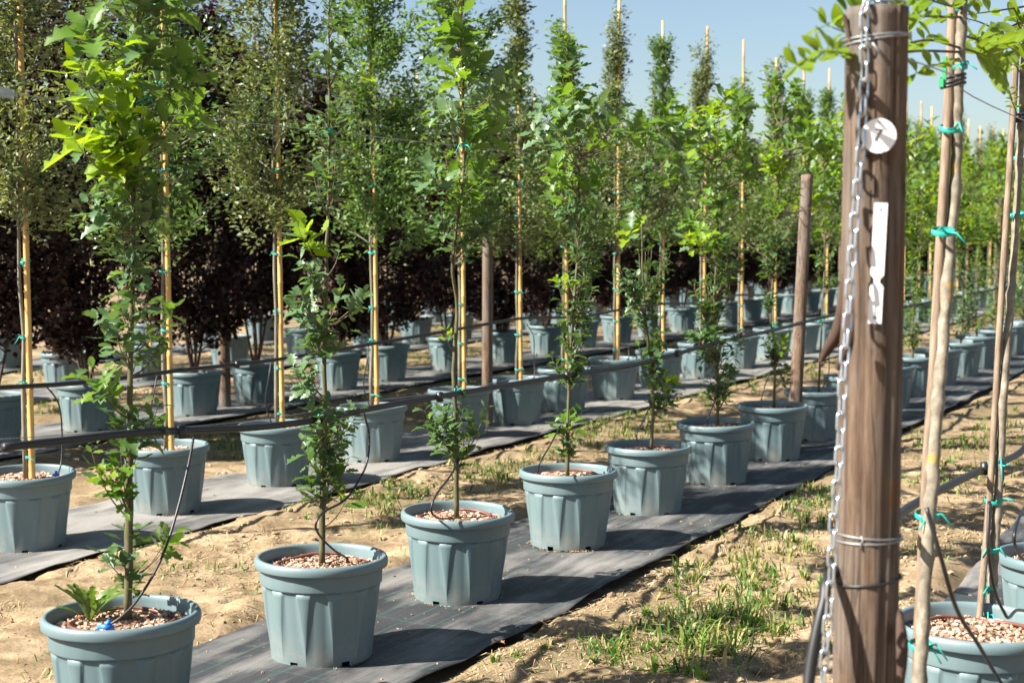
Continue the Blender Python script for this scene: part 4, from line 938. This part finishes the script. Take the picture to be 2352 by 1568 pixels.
line_thing('support_wire', [Vector((PX, PY + .05, 2.02)), Vector((-.78, 4.05, 2.03)), Vector((-.80, 5.12, 2.0)), Vector((-.79, 14, 2.0))], .0019, 'wire', 'steel wire from the thick post to the lichened stems', 'wire', 5, 8)

def hose(px, X, pt, label, rad=.0042, depth_off=0.0, ring=True, conn=None, rz=0.0):
    P = [atv(x, y, X) for x, y in px]
    if depth_off: P = [p - FW*depth_off*math.sin(math.pi*i/(len(P)-1)) for i, p in enumerate(P)]
    pts = smooth_path(P, 7); L0 = Vector(pt); root = empty('drip_hose', L0); b = MB(); b.tube([p - L0 for p in pts], rad, 7); b.build('feed_tube', M['hose'], root)
    if ring:
        b = MB(); b.tube([Vector((.165*math.cos(a), .165*math.sin(a), .352 + .006*math.sin(3*a + rz))) for a in np.linspace(rz, rz + 5.9, 40)], .0065, 7); b.build('ring', M['ring'], root)
    if conn is not None:
        q = Vector(conn) - L0; b = MB(); b.box(Matrix.Translation(q) @ Matrix.Rotation(.4, 4, 'Z'), .034, .018, .018); b.tube([q - RT*.026, q + RT*.026], .0085, 8); b.tube([q, q + RT*.012 + UP*.022], .008, 8); b.build('connector', M['blue'], root)
    return tag(root, label, 'hose', 'drip hoses of the pots')
hz = [([(445,1003),(443,1060),(428,1150),(405,1235),(375,1300),(330,1365),(285,1408),(243,1438)], 'black hose looping behind the lowest oak leaves into the weedy pot'),
      ([(835,945),(850,1000),(845,1060),(820,1110),(795,1140),(750,1165),(732,1195),(742,1225),(775,1262),(812,1288)], 'black hose bowing out right of the slim second oak'),
      ([(1060,1040),(1040,1080),(1005,1125),(994,1160),(1008,1182),(1040,1190)], 'black hose curling over the rim of the third front pot'),
      ([(1287,978),(1262,1020),(1240,1058),(1236,1085)], 'black hose entering the fourth front pot from the left'),
      ([(1497,925),(1475,965),(1460,995),(1470,1018),(1492,1028)], 'black hose curling into the fifth front pot'),
      ([(1650,885),(1640,920),(1626,955),(1624,975)], 'black hose entering the sixth front pot'),
      ([(1772,850),(1755,885),(1748,920)], 'black hose entering the seventh front pot'),
      ([(1900,760),(1903,850),(1890,890)], 'black hose hanging into the eighth front pot')]
for i, (px, lb) in enumerate(hz):
    pl = pots1[i].location
    hose(px, pl.x - .0, pl, lb, .0046 if i < 3 else .0042, (.16, .10, .12, .06, .06, .04, .03, .02)[i], True, None if i else at(243, 1440, pl.z + .36), i*.7 + 1.0)
hose([(2128,1165),(2140,1260),(2165,1370),(2215,1450),(2262,1520),(2320,1600)], -.72, pc.location, 'black hose slanting across the lower right pot', .0055, .12)
hose([(2272,1150),(2266,1260),(2278,1350),(2298,1398),(2310,1412),(2330,1398),(2356,1402)], -.70, pa.location, 'black hose hooking into the pot in the lower right corner', .0050, .03)
hose([(2375,1130),(2338,1180),(2322,1228),(2334,1268),(2360,1292)], -.72, pb.location, 'grey hose looped over the pot at the right edge', .0050, .03)
R2pots = [o for o in sc.objects if o.name.startswith('plant_pot') and o.get('group') == 'pots of the second row']
for i, o in enumerate(R2pots[:10]):
    pl = o.location; r = random.Random(i); s = r.choice((-1, 1)); L0 = Vector(pl)
    root = empty('drip_hose', pl); b = MB()
    b.tube(smooth_path([Vector((.04, s*.10, .83)), Vector((.07, s*.17, .72)), Vector((.06, s*.20, .55)), Vector((.08, s*.17, .42)), Vector((.10, s*.12, .355))], 6), .0042, 6); b.build('feed_tube', M['hose'], root)
    b = MB(); q = Vector((.10, s*.11, .360)); b.box(Matrix.Translation(q), .03, .018, .016); b.tube([q, q + UP*.02], .008, 7); b.build('connector', M['blue'], root)
    tag(root, f'thin black hose feeding the {WORDS[i]} bamboo-staked pot of the second row', 'hose', 'drip hoses of the second row')
# small clear tensioner on the front wire at the left edge
c = atv(6, 212, -3.23); root = empty('wire_tensioner', c); b = MB(); b.box(Matrix.Translation((0, .0, 0)) @ Matrix.Rotation(-.1, 4, 'X'), .016, .07, .026); b.build('housing', M['clear'], root, False)
b = MB(); b.tube([Vector((0, -.03, .0)), Vector((0, .05, -.002))], .006, 8); b.build('barrel', M['zinc'], root); tag(root, 'clear plastic wire tensioner on the upper wire at the left edge', 'tensioner')

# ------------------------------------------------------------------ ground cover
def blades(name, spots, m, label, cat, hmin=.02, hmax=.115, wd=.0046, flat=0.0, seed=3):
    r = np.random.default_rng(seed); B = []
    X = np.concatenate([s[0] for s in spots]); Y = np.concatenate([s[1] for s in spots]); S = np.concatenate([s[2] for s in spots]); n = len(X)
    Z = ground_h(X, Y) - .004; h = (hmin + (hmax - hmin)*r.random(n)**1.7)*S; a = r.uniform(0, 2*np.pi, n); lean = r.uniform(.15, 1.55, n) + flat
    wv = wd*np.where(r.random(n) < .12, r.uniform(1.2, 2.2, n), r.uniform(.5, 1.2, n))*np.sqrt(S); dx, dy = np.cos(a), np.sin(a); px, py = -dy*wv, dx*wv
    V = np.empty((n, 5, 3)); base = np.stack([X, Y, Z], -1); mid = base + np.stack([dx*h*lean*.35, dy*h*lean*.35, h*(.62 - .35*flat)], -1)
    tip = base + np.stack([dx*h*lean*1.0, dy*h*lean*1.0, h*(1.0 - .35*lean - .5*flat)], -1); pv = np.stack([px, py, np.zeros(n)], -1)
    V[:, 0] = base - pv; V[:, 1] = base + pv; V[:, 2] = mid + pv*.8; V[:, 3] = mid - pv*.8; V[:, 4] = tip
    k = np.arange(n)[:, None]*5
    F3 = np.concatenate([k + np.array([[0, 1, 2]]), k + np.array([[0, 2, 3]]), k + np.array([[3, 2, 4]])])
    o = link(bpy.data.objects.new(name, np_mesh(name, V.reshape(-1, 3), F3, m, None, False))); tag(o, label, cat, kind='stuff'); return o
def patch(px, py, rx, ry, n, s=1.0, seed=[0]):
    seed[0] += 1; r = np.random.default_rng(900 + seed[0]); c = at(px, py); e = at(px + rx, py); f = at(px, py - ry)
    a = r.uniform(0, 2*np.pi, n); q = np.sqrt(r.uniform(0, 1, n)); q = np.where(r.random(n) < .75, q, q*1.5)
    ex = (e - c); fx = (f - c); X = c.x + ex.x*q*np.cos(a) + fx.x*q*np.sin(a); Y = c.y + ex.y*q*np.cos(a) + fx.y*q*np.sin(a)
    ncl = max(4, n//22); ci = r.integers(0, ncl, n); k = r.random(n) < .85; rad = (r.uniform(.01, .075, ncl)*r.random(ncl))[ci] + .006
    X = np.where(k, X[ci] + r.normal(0, 1, n)*rad, X); Y = np.where(k, Y[ci] + r.normal(0, 1, n)*rad, Y)
    return X, Y, np.full(n, s)
PT = [(1650,1385,140,55,1500,1.0),(1600,1440,120,45,1300,1.1),(1720,1440,90,40,900,1.1),(1400,1512,60,28,500,.8),(1760,1275,120,42,1300,.9),(1840,1210,70,36,800,.9),(1480,1500,90,35,700,.9),(1640,1500,80,45,700,1.5),
      (1880,1160,60,30,500,.8),(1560,1330,40,22,220,.9),(1250,1535,90,24,260,.6),(1880,1190,40,26,300,1.0),(1700,1330,80,30,600,.9),(1800,1360,70,40,500,.9),
      (2200,1065,110,50,1500,1.0),(2290,1000,80,40,1200,1.0),(2130,1290,26,20,260,.9),(2150,1110,60,36,700,.9),(2330,960,50,30,500,1.0),(2110,1000,60,40,700,.9),(2260,1105,50,24,400,.9),
      (1130,1100,90,26,900,.9),(850,1170,56,24,520,.9),(920,1135,40,12,260,.9),(1450,980,110,24,1100,1.0),(1560,925,90,20,900,1.0),(1700,880,70,20,700,1.0),(1380,1010,80,22,700,.9),(1850,850,50,20,500,1.0),(1250,1060,60,20,400,.8),(1000,1140,70,20,300,.7),
      (540,1040,60,18,300,.8),(510,1010,30,16,200,.9),(110,940,60,14,400,.9),(640,880,50,14,300,.9),(950,825,60,12,400,.9),(830,840,40,12,300,.9),(1000,750,70,10,300,1.0),(700,1180,60,20,160,.6),(420,1290,70,26,160,.6),(1930,1320,30,30,200,1.0),(1960,880,40,20,300,1.0)]
spots = [patch(*p) for p in [(a, b, c, d, int(n*(.36 if b > 1180 or a > 2000 else .75)), q*.85) for a, b, c, d, n, q in PT]]
r2 = np.random.default_rng(77)
def scatter(n, x0, x1, y0, y1, thr, s, sd):
    X = r2.uniform(x0, x1, n); Y = r2.uniform(y0, y1, n); k = fbm(X*1.6, Y*1.6, sd, 3) > thr
    for i, Xr in enumerate(ROWS): k &= np.abs(X - Xr) > 0.56
    X, Y = X[k], Y[k]; return X, Y, np.full(len(X), s)
spots += [scatter(9000, -2.6, -1.4, 3.2, 22, .70, .8, 51), scatter(7000, -5.1, -3.8, 5.0, 22, .67, .8, 52), scatter(9000, -8.0, -6.3, 6, 26, .54, .8, 53), scatter(6000, -10.4, -9.1, 8, 30, .5, .9, 54), scatter(5000, -13, -11.4, 9, 34, .48, 1.0, 55),
          scatter(700, -2.6, -1.4, 2.8, 8, .44, .55, 56), scatter(700, -5.1, -3.8, 3.5, 9, .44, .55, 57), scatter(24000, -60, -14.2, 8, 90, .5, 2.2, 58)]
blades('grass', spots, M['grass'], 'green and yellowing grass tufts between the pot rows', 'grass')
M['straw'] = mat_chips('dry_straw', [(0, (.30, .20, .09)), (.5, (.46, .33, .17)), (1, (.58, .46, .28))])
blades('dry_litter', [scatter(30000, -2.65, -1.3, 2.8, 12, .40, .9, 61), scatter(18000, -5.2, -3.8, 3.4, 12, .42, .9, 62), scatter(2500, -8.0, -6.3, 6, 14, .4, 1.0, 63)], M['straw'], 'dry straw and plant litter lying on the sandy soil', 'litter', .02, .07, .0022, 1.2, 9)
# soil clods
def clods(n, seed):
    r = np.random.default_rng(seed); bm = bmesh.new(); bmesh.ops.create_icosphere(bm, subdivisions=1, radius=1.0); T = np.array([v.co for v in bm.verts]); Fc = np.array([[v.index for v in f.verts] for f in bm.faces]); bm.free()
    X = []; Y = []
    for x0, x1, y0, y1, m in ((-2.72, -1.25, 2.6, 9, n//2), (-5.25, -3.75, 3.2, 10, n//3), (-8.1, -6.2, 5.5, 13, n//6)):
        a = r.uniform(x0, x1, m*2); b = r.uniform(y0, y1, m*2); k = (fbm(a*2.3, b*2.3, 70, 3) > .40); X.append(a[k][:m]); Y.append(b[k][:m])
    X = np.concatenate(X); Y = np.concatenate(Y); n = len(X); S = .003 + .019*r.random(n)**6; Z = ground_h(X, Y) + S*.25
    V = T[None]*(1 + r.uniform(-.28, .28, (n, len(T), 1)))*(S[:, None, None]*np.stack([r.uniform(.8, 1.3, n), r.uniform(.8, 1.3, n), r.uniform(.5, .9, n)], -1)[:, None, :]) + np.stack([X, Y, Z], -1)[:, None, :]
    F = Fc[None] + (np.arange(n)*len(T))[:, None, None]
    o = link(bpy.data.objects.new('soil_clods', np_mesh('soil_clods', V.reshape(-1, 3), F.reshape(-1, 3), M['clod']))); tag(o, 'loose clods of dry sandy soil between the mats', 'soil', kind='stuff')
clods(4200, 4)
# crumbs of soil and chips on the mats
def crumbs(n, seed):
    r = np.random.default_rng(seed); b = []; XX = []; 
    row = r.choice([1, 1, 1, 2, 0], n); X = np.array([ROWS[i] for i in row]) + r.uniform(-.48, .48, n); Y = np.where(row == 2, r.uniform(4.6, 12, n), r.uniform(3.0, 10, n))
    Z = np.array([float(mat_h(i, np.array([x]), np.array([y]))[0]) for i, x, y in zip(row, X, Y)]) + .001; S = .003 + .008*r.random(n)**3; a = r.uniform(0, 6.28, n)
    P = np.array([(-1, -.4, 0), (.2, -.6, 0), (1, 0, 0), (.1, .6, 0)]); V = np.empty((n, 8, 3))
    for j in range(4):
        x, y, _ = P[j]; V[:, j, 0] = X + S*(x*np.cos(a) - y*np.sin(a)); V[:, j, 1] = Y + S*(x*np.sin(a) + y*np.cos(a)); V[:, j, 2] = Z + S*.5; V[:, j+4] = V[:, j]; V[:, j+4, 2] = Z - .002
    q = np.array([(0, 1, 2, 3), (0, 4, 5, 1), (1, 5, 6, 2), (2, 6, 7, 3), (3, 7, 4, 0)]); F = q[None] + (np.arange(n)*8)[:, None, None]
    o = link(bpy.data.objects.new('mat_crumbs', np_mesh('mat_crumbs', V.reshape(-1, 3), F.reshape(-1, 4), M['clod']))); tag(o, 'crumbs of bark and soil lying on the woven mats', 'crumbs', kind='stuff')
crumbs(420, 8)
# spilled soil ring round the pots of the two front rows
def spill():
    r = np.random.default_rng(12); V = []; n_ = 0; FF = []
    for o in [q for q in sc.objects if q.name.startswith('plant_pot') and q.location.y < 10 and q.location.x > -6.2]:
        m = 170; a = r.uniform(0, 6.28, m); a = a[:110].tolist() + (r.normal(r.uniform(0, 6.28), .5, 60)).tolist(); a = np.array(a); q = .190 + np.abs(r.normal(0, .011, m)); S = r.uniform(.0012, .0042, m)
        for x, y, s in zip(o.location.x + q*np.cos(a), o.location.y + q*np.sin(a), S):
            i = len(V); z = o.location.z + .004; V += [(x-s, y-s*.6, z), (x+s, y-s, z), (x+s*.7, y+s, z), (x-s*.6, y+s*.7, z), (x, y, z+s)]; FF += [(i, i+1, i+4), (i+1, i+2, i+4), (i+2, i+3, i+4), (i+3, i, i+4)]
    o = link(bpy.data.objects.new('spilled_soil', np_mesh('spilled_soil', np.array(V), np.array(FF), M['clod']))); tag(o, 'spilled sandy soil round the feet of the nearer pots', 'soil', kind='stuff')
spill()
# weeds and a fallen leaf
def weed(loc, label, n, L, seed, up=.9, name='weed'):
    r = random.Random(seed); root = empty(name, loc)
    for i in range(n):
        a = 6.28*i/n + r.uniform(-.3, .3); d = Vector((math.cos(a), math.sin(a), up*r.uniform(.4, 1.6))); mx = frame(Vector((0, 0, 0)), d, Vector((-d.x*.6, -d.y*.6, 1)), L*r.uniform(.7, 1.2))
        o = link(bpy.data.objects.new('leaf', WL[r.randrange(2)]), root); o.matrix_local = mx
    tag(root, label, 'weed')
WL = []
for s_ in (11, 12):
    V, Fq = oak_leaf(s_, 11, 5.5, .115, .3, .3); b = MB(); b.add(V, Fq); WL.append(b.mesh('leaf', M['weed']))
pl = pots1[0].location
weed(Vector((at(205, 1425, pl.z + .35).x, at(205, 1425, pl.z + .35).y, pl.z + .35)), 'jagged green weed growing in the pot at the bottom left', 15, .15, 3, 1.5)
q = at(1505, 1545); weed(Vector((q.x, q.y, gz(q.x, q.y))), 'pale lettuce-green weed on the bare soil below the grass', 7, .11, 4, .9)
q = at(1990, 785); weed(Vector((q.x, q.y, gz(q.x, q.y))), 'small weed on the soil behind the thick post', 7, .1, 5)
def tall_grass(px, py, n, L, seed, label):
    q = at(px, py); r = random.Random(seed); root = empty('grass_tuft', (q.x, q.y, gz(q.x, q.y) - .005))
    for i in range(n):
        a = r.uniform(0, 6.28); l = L*r.uniform(.5, 1.1); rr = r.uniform(.15, .6); b = MB(); V = []
        p0 = Vector((r.gauss(0, .02), r.gauss(0, .02), 0)); p2 = p0 + Vector((math.cos(a)*l*rr, math.sin(a)*l*rr, l*(1.0 - .5*rr))); p1 = p0 + UP*l*.7
        pts = bezier(p0, p1, p2, 7); sd = Vector((-math.sin(a), math.cos(a), 0))
        for k, p in enumerate(pts): wv = .0038*(1 - (k/6)**2) + .0003; V += [p - sd*wv, p + sd*wv]
        b.add(V, [(2*k, 2*k+1, 2*k+3, 2*k+2) for k in range(6)]); b.build('blade', M['grass'], root)
    tag(root, label, 'grass tuft')
tall_grass(1615, 1500, 16, .19, 1, 'tuft of tall arching grass blades near the bottom, right of the pale weed')
tall_grass(1730, 1440, 14, .14, 2, 'broad-bladed grass tuft on the soil nearer the chained post')
tall_grass(1440, 1490, 8, .11, 3, 'small dark grass tuft near the edge of the front mat')
q = at(1160, 1502); root = empty('fallen_leaf', (q.x, q.y, gz(q.x, q.y) + .018)); V, Fq = oak_leaf(9, 11, 3.4, .26, .5, .5); b = MB(); b.add([Vector(v)*.075 for v in V], Fq); o = b.build('leaf_blade', M['dead'], root); o.rotation_euler = (.12, .25, 1.2)
tag(root, 'curled brown fallen leaf on the soil beside the front mat', 'fallen leaf')
